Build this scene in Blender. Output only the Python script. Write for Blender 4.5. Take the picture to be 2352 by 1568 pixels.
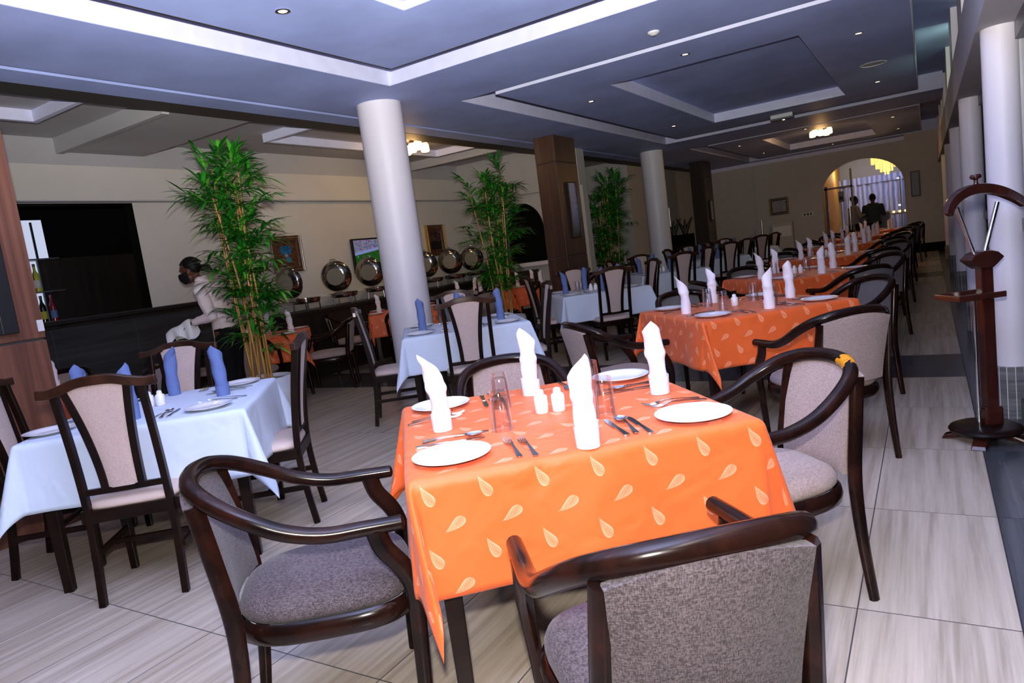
import bpy, bmesh, math, random
from mathutils import Vector, Matrix
PI = math.pi
R = math.radians
for o in list(bpy.data.objects):
    bpy.data.objects.remove(o, do_unlink=True)
SC = bpy.context.scene
COL = SC.collection

# ---------------------------------------------------------------- camera
HCAM = 1.30
yaw, pitch, roll = 0.556077673, 0.124223479, -0.132940014
fwd = Vector((-math.sin(yaw) * math.cos(pitch), math.cos(yaw) * math.cos(pitch), -math.sin(pitch)))
r0 = fwd.cross(Vector((0, 0, 1))).normalized()
u0 = r0.cross(fwd)
rr = math.cos(roll) * r0 + math.sin(roll) * u0
uu = -math.sin(roll) * r0 + math.cos(roll) * u0
cd = bpy.data.cameras.new('camera')
cam = bpy.data.objects.new('camera', cd)
COL.objects.link(cam)
cam.matrix_world = Matrix(((rr.x, uu.x, -fwd.x, 0), (rr.y, uu.y, -fwd.y, 0), (rr.z, uu.z, -fwd.z, HCAM), (0, 0, 0, 1)))
cd.sensor_width = 36
cd.lens = 36 * 1577.35 / 2352
cd.clip_start = 0.02
cd.clip_end = 100
SC.camera = cam

# ---------------------------------------------------------------- world, exposure, lights
w = bpy.data.worlds.new('night')
SC.world = w
w.use_nodes = True
w.node_tree.nodes['Background'].inputs[0].default_value = (0.55, 0.62, 0.9, 1)
w.node_tree.nodes['Background'].inputs[1].default_value = 0.02
SC.view_settings.view_transform = 'Standard'
SC.view_settings.look = 'None'
SC.view_settings.gamma = 1
SC.view_settings.use_curve_mapping = False
SC.view_settings.exposure = EXPO = 0.25


def lamp(name, kind, loc, power, color, size=0.05, aim=None, spot=None, blend=0.6, shape=None):
    l = bpy.data.lights.new(name, kind)
    l.energy = power
    l.color = color
    if kind in ('POINT', 'SPOT'):
        l.shadow_soft_size = size
    if kind == 'AREA':
        l.size = size
        if shape:
            l.shape = 'RECTANGLE'
            l.size_y = shape
    if kind == 'SPOT':
        l.spot_size = R(spot)
        l.spot_blend = blend
    o = bpy.data.objects.new(name, l)
    COL.objects.link(o)
    o.location = loc
    if aim is not None:
        o.rotation_euler = Vector(aim).to_track_quat('-Z', 'Y').to_euler()
    return o


# the photographer's flash, above the lens
FL = Vector((0, 0, HCAM)) + uu * 0.17 + rr * -0.03 - fwd * 0.02
lamp('camera_flash', 'SPOT', FL, 222, (1.0, 0.95, 0.90), 0.03, aim=fwd + uu * 0.06, spot=150, blend=0.9)
lamp('camera_flash_bounce', 'SPOT', FL + uu * 0.03, 2600, (1.0, 0.95, 0.89), 0.03, aim=Vector((fwd.x, fwd.y, 0)) * 0.55 + Vector((0, 0, 0.75)), spot=130, blend=1.0)

# ---------------------------------------------------------------- materials
MATS = {}


class NT:
    def __init__(s, name):
        s.m = bpy.data.materials.new(name)
        s.m.use_nodes = True
        s.t = s.m.node_tree
        s.b = s.t.nodes['Principled BSDF']

    def n(s, typ, **kw):
        d = s.t.nodes.new(typ)
        for k, v in kw.items():
            if k.startswith('_'):
                setattr(d, k[1:], v)
            else:
                key = k.replace('__', ' ')
                if key.isdigit():
                    key = int(key)
                elif key.startswith('i') and key[1:].isdigit():
                    key = int(key[1:])
                if isinstance(v, bpy.types.NodeSocket):
                    s.t.links.new(v, d.inputs[key])
                else:
                    d.inputs[key].default_value = v
        return d

    def l(s, a, b):
        s.t.links.new(a, b)

    def math(s, op, a, b=0.0, c=None):
        d = s.n('ShaderNodeMath', _operation=op)
        for i, v in enumerate((a, b, c)):
            if v is None:
                continue
            if isinstance(v, bpy.types.NodeSocket):
                s.l(v, d.inputs[i])
            else:
                d.inputs[i].default_value = v
        return d.outputs[0]

    def ramp(s, fac, stops, interp='LINEAR'):
        d = s.n('ShaderNodeValToRGB')
        s.l(fac, d.inputs[0])
        d.color_ramp.interpolation = interp
        e = d.color_ramp.elements
        while len(e) > 1:
            e.remove(e[-1])
        e[0].position = stops[0][0]
        e[0].color = c4(stops[0][1])
        for p, c in stops[1:]:
            x = e.new(p)
            x.color = c4(c)
        return d.outputs[0]

    def mix(s, fac, a, b, blend='MIX'):
        d = s.n('ShaderNodeMix', _data_type='RGBA', _blend_type=blend)
        for i, v in ((0, fac), (6, a), (7, b)):
            if isinstance(v, bpy.types.NodeSocket):
                s.l(v, d.inputs[i])
            else:
                d.inputs[i].default_value = v if i == 0 else c4(v)
        return d.outputs[2]

    def bump(s, h, strength=0.2, dist=0.002):
        d = s.n('ShaderNodeBump')
        d.inputs['Strength'].default_value = strength
        d.inputs['Distance'].default_value = dist
        s.l(h, d.inputs['Height'])
        s.l(d.outputs[0], s.b.inputs['Normal'])

    def set(s, **kw):
        for k, v in kw.items():
            k = k.replace('_', ' ')
            if isinstance(v, bpy.types.NodeSocket):
                s.l(v, s.b.inputs[k])
            else:
                s.b.inputs[k].default_value = c4(v) if isinstance(v, tuple) else v
        return s


def c4(v):
    if isinstance(v, (int, float)):
        return (v, v, v, 1)
    return tuple(v) if len(v) == 4 else (*v, 1)


def plain(name, col, rough=0.5, metal=0.0, spec=0.5, coat=0.0, noise=0.0, nscale=8.0, bump=0.0, bscale=60):
    t = NT(name)
    t.set(Roughness=rough, Metallic=metal, Specular_IOR_Level=spec, Coat_Weight=coat)
    tc = t.n('ShaderNodeTexCoord').outputs['Object']
    if noise:
        nz = t.n('ShaderNodeTexNoise', Vector=tc, Scale=nscale, Detail=4.0).outputs[0]
        a = tuple(max(0, c * (1 - noise)) for c in col)
        b = tuple(min(1, c * (1 + noise)) for c in col)
        t.set(Base_Color=t.ramp(nz, [(0.3, a), (0.7, b)]))
    else:
        t.set(Base_Color=col)
    if bump:
        nz = t.n('ShaderNodeTexNoise', Vector=tc, Scale=bscale, Detail=3.0).outputs[0]
        t.bump(nz, bump, 0.003)
    MATS[name] = t.m
    return t.m


def wood(name, c1, c2, rough=0.3, scale=(12, 12, 0.8), coat=0.3, spec=0.5):
    t = NT(name)
    tc = t.n('ShaderNodeTexCoord').outputs['Object']
    mp = t.n('ShaderNodeMapping', Vector=tc, Scale=scale).outputs[0]
    nz = t.n('ShaderNodeTexNoise', Vector=mp, Scale=1.6, Detail=6.0, Roughness=0.62, Distortion=0.6).outputs[0]
    t.set(Base_Color=t.ramp(nz, [(0.32, c1), (0.5, tuple((a + b) / 2 for a, b in zip(c1, c2))), (0.68, c2)]), Roughness=rough,
          Coat_Weight=coat, Coat_Roughness=0.12, Specular_IOR_Level=spec)
    t.bump(nz, 0.06, 0.002)
    MATS[name] = t.m
    return t.m


def fabric(name, c1, c2, scale=1.0, rough=0.85, sheen=0.1):
    t = NT(name)
    tc = t.n('ShaderNodeTexCoord').outputs['Object']
    a = t.n('ShaderNodeTexNoise', Vector=t.n('ShaderNodeMapping', Vector=tc, Scale=(110 * scale, 110 * scale, 460 * scale)).outputs[0], Scale=1.0, Detail=2.0).outputs[0]
    b = t.n('ShaderNodeTexNoise', Vector=t.n('ShaderNodeMapping', Vector=tc, Scale=(460 * scale, 460 * scale, 110 * scale)).outputs[0], Scale=1.0, Detail=2.0).outputs[0]
    c = t.n('ShaderNodeTexNoise', Vector=tc, Scale=5.0, Detail=3.0).outputs[0]
    h = t.math('MULTIPLY', t.math('ADD', a, b), 0.5)
    f = t.math('ADD', t.math('MULTIPLY', h, 0.85), t.math('MULTIPLY', c, 0.15))
    t.set(Base_Color=t.ramp(f, [(0.41, c1), (0.59, c2)]), Roughness=rough, Sheen_Weight=sheen, Specular_IOR_Level=0.15)
    t.bump(h, 0.25, 0.002)
    MATS[name] = t.m
    return t.m


def emit(name, col, strength, base=(0.8, 0.8, 0.8)):
    t = NT(name)
    t.set(Base_Color=base, Emission_Color=col, Emission_Strength=strength)
    MATS[name] = t.m
    return t.m


plain('chrome', (0.75, 0.76, 0.78), 0.13, 1.0)
plain('steel', (0.55, 0.55, 0.56), 0.22, 1.0)
plain('aluminium', (0.22, 0.225, 0.24), 0.5, 1.0)
plain('silver', (0.7, 0.68, 0.64), 0.25, 1.0)
plain('gold', (0.75, 0.5, 0.16), 0.28, 1.0)
plain('dark_chrome', (0.33, 0.31, 0.28), 0.12, 1.0)
plain('lid_glass', (0.24, 0.22, 0.17), 0.25)
plain('black', (0.006, 0.006, 0.007), 0.45)
plain('matte_black', (0.004, 0.004, 0.004), 0.9, spec=0.1)
plain('porcelain', (0.86, 0.84, 0.88), 0.18, coat=0.3)
plain('wall_beige', (0.62, 0.605, 0.565), 0.75, noise=0.04, nscale=1.5, bump=0.05)
plain('wall_grey', (0.44, 0.44, 0.465), 0.75, noise=0.04, nscale=1.5, bump=0.05)
plain('far_paint', (0.46, 0.45, 0.44), 0.75, noise=0.04)
plain('column_paint', (0.74, 0.71, 0.78), 0.45, bump=0.04, bscale=90)
plain('ceiling_paint', (0.345, 0.43, 0.79), 0.6, noise=0.12, nscale=1.6, spec=0.3)
plain('ceiling_trim', (0.66, 0.69, 0.92), 0.55, noise=0.05, spec=0.3)
plain('slot_brown', (0.035, 0.03, 0.027), 0.6)
plain('pot_glaze', (0.66, 0.68, 0.75), 0.45, noise=0.08)
plain('soil', (0.25, 0.22, 0.19), 0.9, noise=0.6, nscale=60)
plain('skin', (0.115, 0.045, 0.026), 0.45)
plain('hair', (0.006, 0.005, 0.005), 0.55, spec=0.2)
plain('mask_cloth', (0.010, 0.010, 0.012), 0.85, spec=0.2)
plain('shirt', (0.93, 0.79, 0.81), 0.8, bump=0.15, bscale=30)
plain('trousers', (0.006, 0.006, 0.008), 0.85, spec=0.2)
plain('white_towel', (0.93, 0.92, 0.95), 0.9)
plain('white_napkin', (0.88, 0.82, 0.9), 0.85, spec=0.2)
plain('blue_napkin', (0.13, 0.185, 0.40), 0.8, spec=0.2)
plain('plastic_white', (0.7, 0.7, 0.72), 0.4)
plain('grey_cabinet', (0.10, 0.11, 0.14), 0.5)
plain('dark_shirt', (0.02, 0.035, 0.05), 0.8)
plain('pale_shirt', (0.30, 0.28, 0.26), 0.8)
plain('yellow_wall', (0.55, 0.30, 0.05), 0.7)
plain('plain_dark_wall', (0.02, 0.017, 0.015), 0.7)
wood('chair_wood', (0.004, 0.002, 0.0015), (0.014, 0.0055, 0.0035), 0.3, (6, 6, 6), 0.06, 0.15)
wood('arm_wood', (0.0035, 0.002, 0.0017), (0.02, 0.006, 0.0035), 0.2, (5, 5, 5), 0.1, 0.16)
wood('rear_wood', (0.012, 0.005, 0.003), (0.05, 0.018, 0.009), 0.3, (6, 6, 6), 0.08, 0.25)
wood('stand_wood', (0.022, 0.006, 0.004), (0.058, 0.012, 0.007), 0.18, (14, 14, 2), 0.6)
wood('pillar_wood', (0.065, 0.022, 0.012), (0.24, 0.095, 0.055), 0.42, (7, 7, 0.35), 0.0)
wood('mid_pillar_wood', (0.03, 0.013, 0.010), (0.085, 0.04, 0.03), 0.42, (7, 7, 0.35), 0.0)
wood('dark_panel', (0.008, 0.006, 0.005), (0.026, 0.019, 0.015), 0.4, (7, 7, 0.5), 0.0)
wood('frame_wood', (0.05, 0.018, 0.01), (0.13, 0.05, 0.025), 0.3, (10, 10, 3), 0.3)
wood('bamboo_cane', (0.30, 0.13, 0.02), (0.55, 0.30, 0.07), 0.35, (30, 30, 2), 0.2)
fabric('mauve_fabric', (0.032, 0.024, 0.026), (0.115, 0.09, 0.098))
fabric('beige_grey_fabric', (0.25, 0.185, 0.165), (0.40, 0.30, 0.27))
fabric('dining_fabric', (0.42, 0.32, 0.295), (0.57, 0.44, 0.405), 1.2)
fabric('dark_grey_fabric', (0.09, 0.08, 0.08), (0.17, 0.15, 0.15))
plain('leather_beige', (0.56, 0.43, 0.38), 0.5, noise=0.06, bump=0.08, bscale=120)

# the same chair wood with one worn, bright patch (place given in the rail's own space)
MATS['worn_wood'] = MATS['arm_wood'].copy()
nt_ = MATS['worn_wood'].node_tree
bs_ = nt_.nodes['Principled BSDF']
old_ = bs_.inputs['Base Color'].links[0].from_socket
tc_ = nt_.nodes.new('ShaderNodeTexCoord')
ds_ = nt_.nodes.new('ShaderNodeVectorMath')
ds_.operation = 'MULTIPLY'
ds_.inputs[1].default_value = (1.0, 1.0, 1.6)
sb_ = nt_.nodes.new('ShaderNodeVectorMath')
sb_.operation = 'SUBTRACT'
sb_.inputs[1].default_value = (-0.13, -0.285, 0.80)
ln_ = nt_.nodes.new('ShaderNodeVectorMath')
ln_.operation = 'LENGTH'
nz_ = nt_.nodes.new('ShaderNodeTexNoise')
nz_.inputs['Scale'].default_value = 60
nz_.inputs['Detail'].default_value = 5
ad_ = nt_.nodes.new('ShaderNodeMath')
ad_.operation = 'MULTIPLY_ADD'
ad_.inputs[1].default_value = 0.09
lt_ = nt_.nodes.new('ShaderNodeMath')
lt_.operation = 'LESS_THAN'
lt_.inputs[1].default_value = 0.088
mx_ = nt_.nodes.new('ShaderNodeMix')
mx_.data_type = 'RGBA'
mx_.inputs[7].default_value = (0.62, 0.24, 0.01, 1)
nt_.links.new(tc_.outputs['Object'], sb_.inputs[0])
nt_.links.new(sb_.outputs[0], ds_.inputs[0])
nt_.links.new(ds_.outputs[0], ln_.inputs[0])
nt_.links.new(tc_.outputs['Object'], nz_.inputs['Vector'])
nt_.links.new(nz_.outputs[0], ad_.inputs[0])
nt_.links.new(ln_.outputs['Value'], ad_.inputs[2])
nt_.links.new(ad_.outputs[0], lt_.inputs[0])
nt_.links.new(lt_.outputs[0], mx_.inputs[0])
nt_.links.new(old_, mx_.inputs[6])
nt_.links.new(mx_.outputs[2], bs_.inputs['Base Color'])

# glass
t = NT('clear_glass')
lw = t.n('ShaderNodeLayerWeight', Blend=0.38).outputs['Fresnel']
tb = t.n('ShaderNodeBsdfTransparent', Color=(0.985, 0.985, 0.99, 1)).outputs[0]
gb = t.n('ShaderNodeBsdfGlossy', Color=(1, 1, 1, 1), Roughness=0.02).outputs[0]
ms = t.n('ShaderNodeMixShader', i0=t.math('ADD', t.math('MULTIPLY', lw, 0.42), 0.025), i1=tb, i2=gb)
t.l(ms.outputs[0], t.t.nodes['Material Output'].inputs[0])
MATS['clear_glass'] = t.m
t = NT('window_glass')
t.set(Base_Color=(0.012, 0.015, 0.03), Roughness=0.06, Specular_IOR_Level=0.8, Coat_Weight=0.5)
MATS['window_glass'] = t.m
t = NT('green_bottle')
t.set(Base_Color=(0.35, 0.33, 0.03), Roughness=0.08, Transmission_Weight=0.7)
MATS['green_bottle'] = t.m
plain('red_bottle', (0.25, 0.02, 0.03), 0.15)
plain('dark_bottle', (0.01, 0.012, 0.01), 0.12)
plain('bottle_label', (0.75, 0.75, 0.7), 0.6)
plain('blue_label', (0.12, 0.2, 0.5), 0.6)
plain('yellow_label', (0.6, 0.55, 0.05), 0.6)
emit('spot_bulb', (1.0, 0.72, 0.40), 9.0)
emit('white_lamp', (0.9, 0.9, 1.0), 3.0)
emit('shade_glow', (1.0, 0.60, 0.26), 3.0)
emit('backlight', (0.62, 0.72, 1.0), 0.55)
emit('chandelier_glow', (1.0, 0.5, 0.1), 1.3)
emit('candle_glow', (1.0, 0.45, 0.1), 4.0)
emit('silver_spark', (0.9, 0.93, 1.0), 2.0)

# leaves: colour varies leaf to leaf
t = NT('leaf')
gi = t.n('ShaderNodeNewGeometry').outputs['Random Per Island']
t.set(Base_Color=t.ramp(gi, [(0.0, (0.008, 0.07, 0.008)), (0.45, (0.016, 0.18, 0.014)), (0.8, (0.04, 0.36, 0.024)), (1.0, (0.15, 0.55, 0.04))]),
      Roughness=0.3, Specular_IOR_Level=0.4)
MATS['leaf'] = t.m

# floor: pale wood-look tiles laid straight, grout lines, dark cross band and dark border
t = NT('floor_tile')
tc = t.n('ShaderNodeTexCoord').outputs['Object']
sx = t.n('ShaderNodeSeparateXYZ', Vector=tc)
TX, TY = 0.442, 0.872
X0, Y0 = -0.26, 5.83
u = t.math('DIVIDE', t.math('SUBTRACT', sx.outputs[0], X0), TX)
v = t.math('DIVIDE', t.math('SUBTRACT', sx.outputs[1], Y0), TY)
fu, fv = t.math('FRACT', u), t.math('FRACT', v)
du = t.math('MULTIPLY', t.math('MINIMUM', fu, t.math('SUBTRACT', 1.0, fu)), TX)
dv = t.math('MULTIPLY', t.math('MINIMUM', fv, t.math('SUBTRACT', 1.0, fv)), TY)
gr = t.math('LESS_THAN', t.math('MINIMUM', du, dv), 0.0022)
cell = t.n('ShaderNodeCombineXYZ', X=t.math('FLOOR', u), Y=t.math('FLOOR', v)).outputs[0]
wn = t.n('ShaderNodeTexWhiteNoise', Vector=cell)
off = t.n('ShaderNodeVectorMath', _operation='ADD', i0=tc, i1=t.n('ShaderNodeVectorMath', _operation='SCALE', i0=wn.outputs[1], Scale=7.0).outputs[0]).outputs[0]
st = t.n('ShaderNodeTexNoise', Vector=t.n('ShaderNodeMapping', Vector=off, Scale=(26, 0.9, 1)).outputs[0], Scale=1.0, Detail=6.0, Roughness=0.65).outputs[0]
st2 = t.n('ShaderNodeTexNoise', Vector=t.n('ShaderNodeMapping', Vector=off, Scale=(5, 0.8, 1)).outputs[0], Scale=1.0, Detail=3.0).outputs[0]
pale = t.ramp(st, [(0.3, (0.29, 0.24, 0.19)), (0.5, (0.50, 0.43, 0.355)), (0.7, (0.63, 0.55, 0.465))])
pale = t.mix(t.math('MULTIPLY', st2, 0.55), pale, (0.42, 0.32, 0.21))
dark = t.ramp(st, [(0.3, (0.035, 0.037, 0.042)), (0.7, (0.085, 0.088, 0.095))])
rowf = t.math('FLOOR', v)
band = t.math('COMPARE', t.math('MODULO', t.math("ADD", rowf, 90.0), 9.0), 0.0, 0.1)
bord = t.math('GREATER_THAN', sx.outputs[0], 0.182)
dk = t.math('MAXIMUM', band, bord)
base = t.mix(dk, pale, dark)
base = t.mix(gr, base, t.mix(dk, (0.055, 0.05, 0.048), (0.012, 0.012, 0.013)))
t.set(Base_Color=base, Roughness=t.math('ADD', 0.22, t.math('MULTIPLY', gr, 0.4)), Specular_IOR_Level=0.5)
MATS['floor_tile'] = t.m

# dark wall tiles of the bar front and window dado
t = NT('dark_tile')
tc = t.n('ShaderNodeTexCoord').outputs['Object']
sx = t.n('ShaderNodeSeparateXYZ', Vector=tc)
v = t.math('FRACT', t.math('DIVIDE', t.math('ADD', sx.outputs[1], 2.56 - 0.0), 0.87))
g1 = t.math('LESS_THAN', v, 0.004)
h = t.math('FRACT', t.math('DIVIDE', sx.outputs[2], 0.43))
g2 = t.math('LESS_THAN', h, 0.006)
st = t.n('ShaderNodeTexNoise', Vector=t.n('ShaderNodeMapping', Vector=tc, Scale=(1, 1, 22)).outputs[0], Scale=1.0, Detail=5.0).outputs[0]
t.set(Base_Color=t.mix(t.math('MAXIMUM', g1, g2), t.ramp(st, [(0.3, (0.022, 0.024, 0.025)), (0.7, (0.05, 0.052, 0.054))]), (0.11, 0.11, 0.11)), Roughness=0.3)
MATS['dark_tile'] = t.m
# narrow pale-grouted tiles round the window column feet
t = NT('column_tile')
tc = t.n('ShaderNodeTexCoord').outputs['Object']
sx = t.n('ShaderNodeSeparateXYZ', Vector=tc)
an = t.n('ShaderNodeMath', _operation='ARCTAN2', i0=sx.outputs[1], i1=sx.outputs[0]).outputs[0]
g = t.math('LESS_THAN', t.math('FRACT', t.math('MULTIPLY', t.math('ADD', an, PI), 16 / (2 * PI))), 0.1)
st = t.n('ShaderNodeTexNoise', Vector=t.n('ShaderNodeMapping', Vector=tc, Scale=(6, 6, 60)).outputs[0], Scale=1.0, Detail=5.0).outputs[0]
t.set(Base_Color=t.mix(g, t.ramp(st, [(0.3, (0.07, 0.075, 0.08)), (0.7, (0.2, 0.2, 0.205))]), (0.6, 0.58, 0.55)), Roughness=0.35)
MATS['column_tile'] = t.m


# table cloths: plain, and orange satin with woven pale paisley motifs (laid out in the cloth's own UV metres)
def cloth_material(name, col, rough, paisley):
    t = NT(name)
    uv = t.n('ShaderNodeUVMap', _uv_map='UVMap').outputs[0]
    base = t.n('ShaderNodeRGB').outputs[0]
    base.default_value = c4(col)
    wv = t.n('ShaderNodeTexNoise', Vector=uv, Scale=500.0, Detail=1.0).outputs[0]
    if paisley:
        sx = t.n('ShaderNodeSeparateXYZ', Vector=uv)
        SU, SV = 0.155, 0.085
        row = t.math('FLOOR', t.math('DIVIDE', sx.outputs[1], SV))
        odd = t.math('MODULO', t.math('ADD', row, 80.0), 2.0)
        pu = t.math('ADD', t.math('DIVIDE', sx.outputs[0], SU), t.math('MULTIPLY', odd, 0.5))
        cu = t.math('MULTIPLY', t.math('SUBTRACT', t.math('FRACT', pu), 0.5), SU * 1000)
        cw = t.math('MULTIPLY', t.math('SUBTRACT', t.math('FRACT', t.math('DIVIDE', sx.outputs[1], SV)), 0.5), SV * 1000)
        ang = t.math('ADD', R(153), t.math('MULTIPLY', odd, R(60 - 153)))
        ca, sa = t.math('COSINE', ang), t.math('SINE', ang)
        x = t.math('MULTIPLY', t.math('ADD', t.math('MULTIPLY', cu, ca), t.math('MULTIPLY', cw, sa)), 1.0)   # millimetres
        y = t.math('MULTIPLY', t.math('SUBTRACT', t.math('MULTIPLY', cw, ca), t.math('MULTIPLY', cu, sa)), 1.0)
        L = 56.0
        tt = t.math('ADD', t.math('DIVIDE', y, L), 0.5)                       # 0 round end .. 1 tip
        tcl = t.math('MINIMUM', t.math('MAXIMUM', tt, 0.0), 1.0)
        bend = t.math('MULTIPLY', t.math('POWER', tcl, 2.0), 30.0)
        xx = t.math('ABSOLUTE', t.math('SUBTRACT', x, bend))
        wdt = t.math('MULTIPLY', t.math('MULTIPLY', t.math('POWER', tcl, 0.5), t.math('POWER', t.math('SUBTRACT', 1.0, tcl), 1.15)), 43.0)
        inn = t.math('LESS_THAN', xx, wdt)
        q = t.math('DIVIDE', xx, t.math('MAXIMUM', wdt, 0.01))
        edge = t.math('GREATER_THAN', q, 0.72)
        vein = t.math('MULTIPLY', t.math('LESS_THAN', q, 0.09), t.math('LESS_THAN', tcl, 0.5))
        dots = t.math('GREATER_THAN', t.math('SINE', t.math('MULTIPLY', t.math('ADD', y, xx), 1.2)), -0.3)
        dens = t.math('MAXIMUM', edge, t.math('MULTIPLY', dots, 0.8))
        dens = t.math('MULTIPLY', dens, t.math('SUBTRACT', 1.0, t.math('MULTIPLY', vein, 0.7)))
        f = t.math('MULTIPLY', inn, t.math('ADD', 0.12, t.math('MULTIPLY', dens, 0.55)))
        base = t.mix(f, base, (0.96, 0.46, 0.27))
    sh = t.n('ShaderNodeTexNoise', Vector=uv, Scale=9.0, Detail=3.0).outputs[0]
    base = t.mix(t.math('MULTIPLY', sh, 0.12), base, tuple(min(1, c * 1.4 + 0.02) for c in col))
    t.set(Base_Color=base, Roughness=rough, Sheen_Weight=0.1, Specular_IOR_Level=0.35)
    cr_ = t.n('ShaderNodeTexNoise', Vector=uv, Scale=5.5, Detail=2.0, Distortion=0.8).outputs[0]
    t.bump(t.math('ADD', cr_, t.math('MULTIPLY', wv, 0.01)), 0.45, 0.03)
    MATS[name] = t.m


cloth_material('orange_cloth', (0.74, 0.118, 0.020), 0.5, True)
cloth_material('white_cloth', (0.60, 0.68, 0.83), 0.7, False)

# pictures (all plain generic compositions)
def art(name, kind):
    t = NT(name)
    g = t.n('ShaderNodeTexCoord').outputs['Generated']
    s = t.n('ShaderNodeSeparateXYZ', Vector=g)
    nz = t.n('ShaderNodeTexNoise', Vector=g, Scale=9.0, Detail=5.0).outputs[0]
    a, b = s.outputs[1], s.outputs[2]
    if kind == 'vase':
        def disc(cx, cy, r, wob=0.25):
            dx, dy = t.math('SUBTRACT', a, cx), t.math('SUBTRACT', b, cy)
            d = t.math('SQRT', t.math('ADD', t.math('MULTIPLY', dx, dx), t.math('MULTIPLY', dy, dy)))
            return t.math('LESS_THAN', t.math('ADD', d, t.math('MULTIPLY', t.math('SUBTRACT', nz, 0.5), wob)), r)
        c = t.ramp(nz, [(0.35, (0.03, 0.012, 0.006)), (0.6, (0.16, 0.06, 0.015))])
        c = t.mix(disc(0.5, 0.74, 0.36, 0.5), c, t.ramp(nz, [(0.4, (0.005, 0.05, 0.14)), (0.62, (0.02, 0.22, 0.5))]))
        c = t.mix(disc(0.48, 0.42, 0.10, 0.05), c, (0.35, 0.3, 0.25))
        c = t.mix(disc(0.58, 0.17, 0.17, 0.2), c, (0.03, 0.2, 0.42))
    elif kind == 'red':
        c = t.ramp(nz, [(0.35, (0.012, 0.008, 0.008)), (0.55, (0.06, 0.02, 0.02)), (0.7, (0.3, 0.22, 0.2))])
        c = t.mix(t.math('LESS_THAN', b, 0.45), c, (0.012, 0.009, 0.009))
    elif kind == 'blue':
        c = t.ramp(b, [(0.0, (0.006, 0.006, 0.01)), (0.22, (0.10, 0.13, 0.22)), (0.55, (0.18, 0.28, 0.55)), (1.0, (0.12, 0.22, 0.5))])
        c = t.mix(t.math('MULTIPLY', t.math('GREATER_THAN', nz, 0.58), t.math('GREATER_THAN', b, 0.5)), c, (0.25, 0.10, 0.03))
        c = t.mix(t.math('MULTIPLY', t.math('LESS_THAN', nz, 0.4), t.math('GREATER_THAN', b, 0.6)), c, (0.02, 0.10, 0.45))
    elif kind == 'pale':
        c = t.ramp(nz, [(0.35, (0.10, 0.11, 0.16)), (0.5, (0.28, 0.28, 0.32)), (0.65, (0.35, 0.35, 0.36))])
    else:
        c = t.ramp(nz, [(0.35, (0.006, 0.004, 0.003)), (0.65, (0.035, 0.018, 0.01))])
    t.set(Base_Color=c, Roughness=0.35)
    MATS[name] = t.m


for n_, k_ in (('art_vase', 'vase'), ('art_red', 'red'), ('art_blue', 'blue'), ('art_pale', 'pale'), ('art_dark', 'dark')):
    art(n_, k_)

# television picture: a football pitch under a crowded stand
t = NT('tv_picture')
g = t.n('ShaderNodeTexCoord').outputs['Generated']
s = t.n('ShaderNodeSeparateXYZ', Vector=g)
a, b = s.outputs[1], s.outputs[2]
line = t.math('ADD', 0.50, t.math('MULTIPLY', a, 0.22))
vor = t.n('ShaderNodeTexVoronoi', Vector=t.n('ShaderNodeMapping', Vector=g, Scale=(1, 60, 34)).outputs[0], Scale=1.0)
crowd = t.mix(0.55, vor.outputs['Color'], (0.09, 0.07, 0.35))
crowd = t.mix(t.math('LESS_THAN', t.math('SUBTRACT', b, line), 0.10), crowd, (0.35, 0.4, 0.85))
pitch = t.ramp(t.math('ADD', t.math('MULTIPLY', t.math('SINE', t.math('MULTIPLY', t.math('ADD', a, b), 30.0)), 0.1), 0.5), [(0.3, (0.012, 0.09, 0.012)), (0.7, (0.03, 0.15, 0.02))])
v2 = t.n('ShaderNodeTexVoronoi', Vector=t.n('ShaderNodeMapping', Vector=g, Scale=(1, 9, 6)).outputs[0], Scale=1.0)
pl = t.math('MULTIPLY', t.math('LESS_THAN', v2.outputs['Distance'], 0.12), t.math('GREATER_THAN', b, 0.18))
pitch = t.mix(pl, pitch, (0.35, 0.5, 0.9))
t.set(Base_Color=(0, 0, 0), Emission_Color=t.mix(t.math('GREATER_THAN', b, line), pitch, crowd), Emission_Strength=0.42, Roughness=0.2)
MATS['tv_picture'] = t.m
# daylit curtain in the room past the arch
t = NT('sheer_curtain')
g = t.n('ShaderNodeTexCoord').outputs['Object']
wv = t.n('ShaderNodeTexWave', Vector=g, Scale=2.2, Distortion=2.5, Detail=3.0).outputs[1]
t.set(Base_Color=t.ramp(wv, [(0.2, (0.26, 0.30, 0.52)), (0.8, (0.5, 0.56, 0.86))]), Roughness=0.8, Transmission_Weight=0.0)
MATS['sheer_curtain'] = t.m


# ---------------------------------------------------------------- mesh helpers
def catmull(pts, n=6, closed=False):
    P = [Vector(p) for p in pts]
    out = []
    N = len(P)
    segs = N if closed else N - 1
    for i in range(segs):
        if closed:
            a, b, c, d = P[(i - 1) % N], P[i], P[(i + 1) % N], P[(i + 2) % N]
        else:
            a, b, c, d = P[max(i - 1, 0)], P[i], P[i + 1], P[min(i + 2, N - 1)]
        for k in range(n):
            s = k / n
            out.append(0.5 * ((2 * b) + (-a + c) * s + (2 * a - 5 * b + 4 * c - d) * s * s + (-a + 3 * b - 3 * c + d) * s ** 3))
    if not closed:
        out.append(P[-1])
    return out


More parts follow.
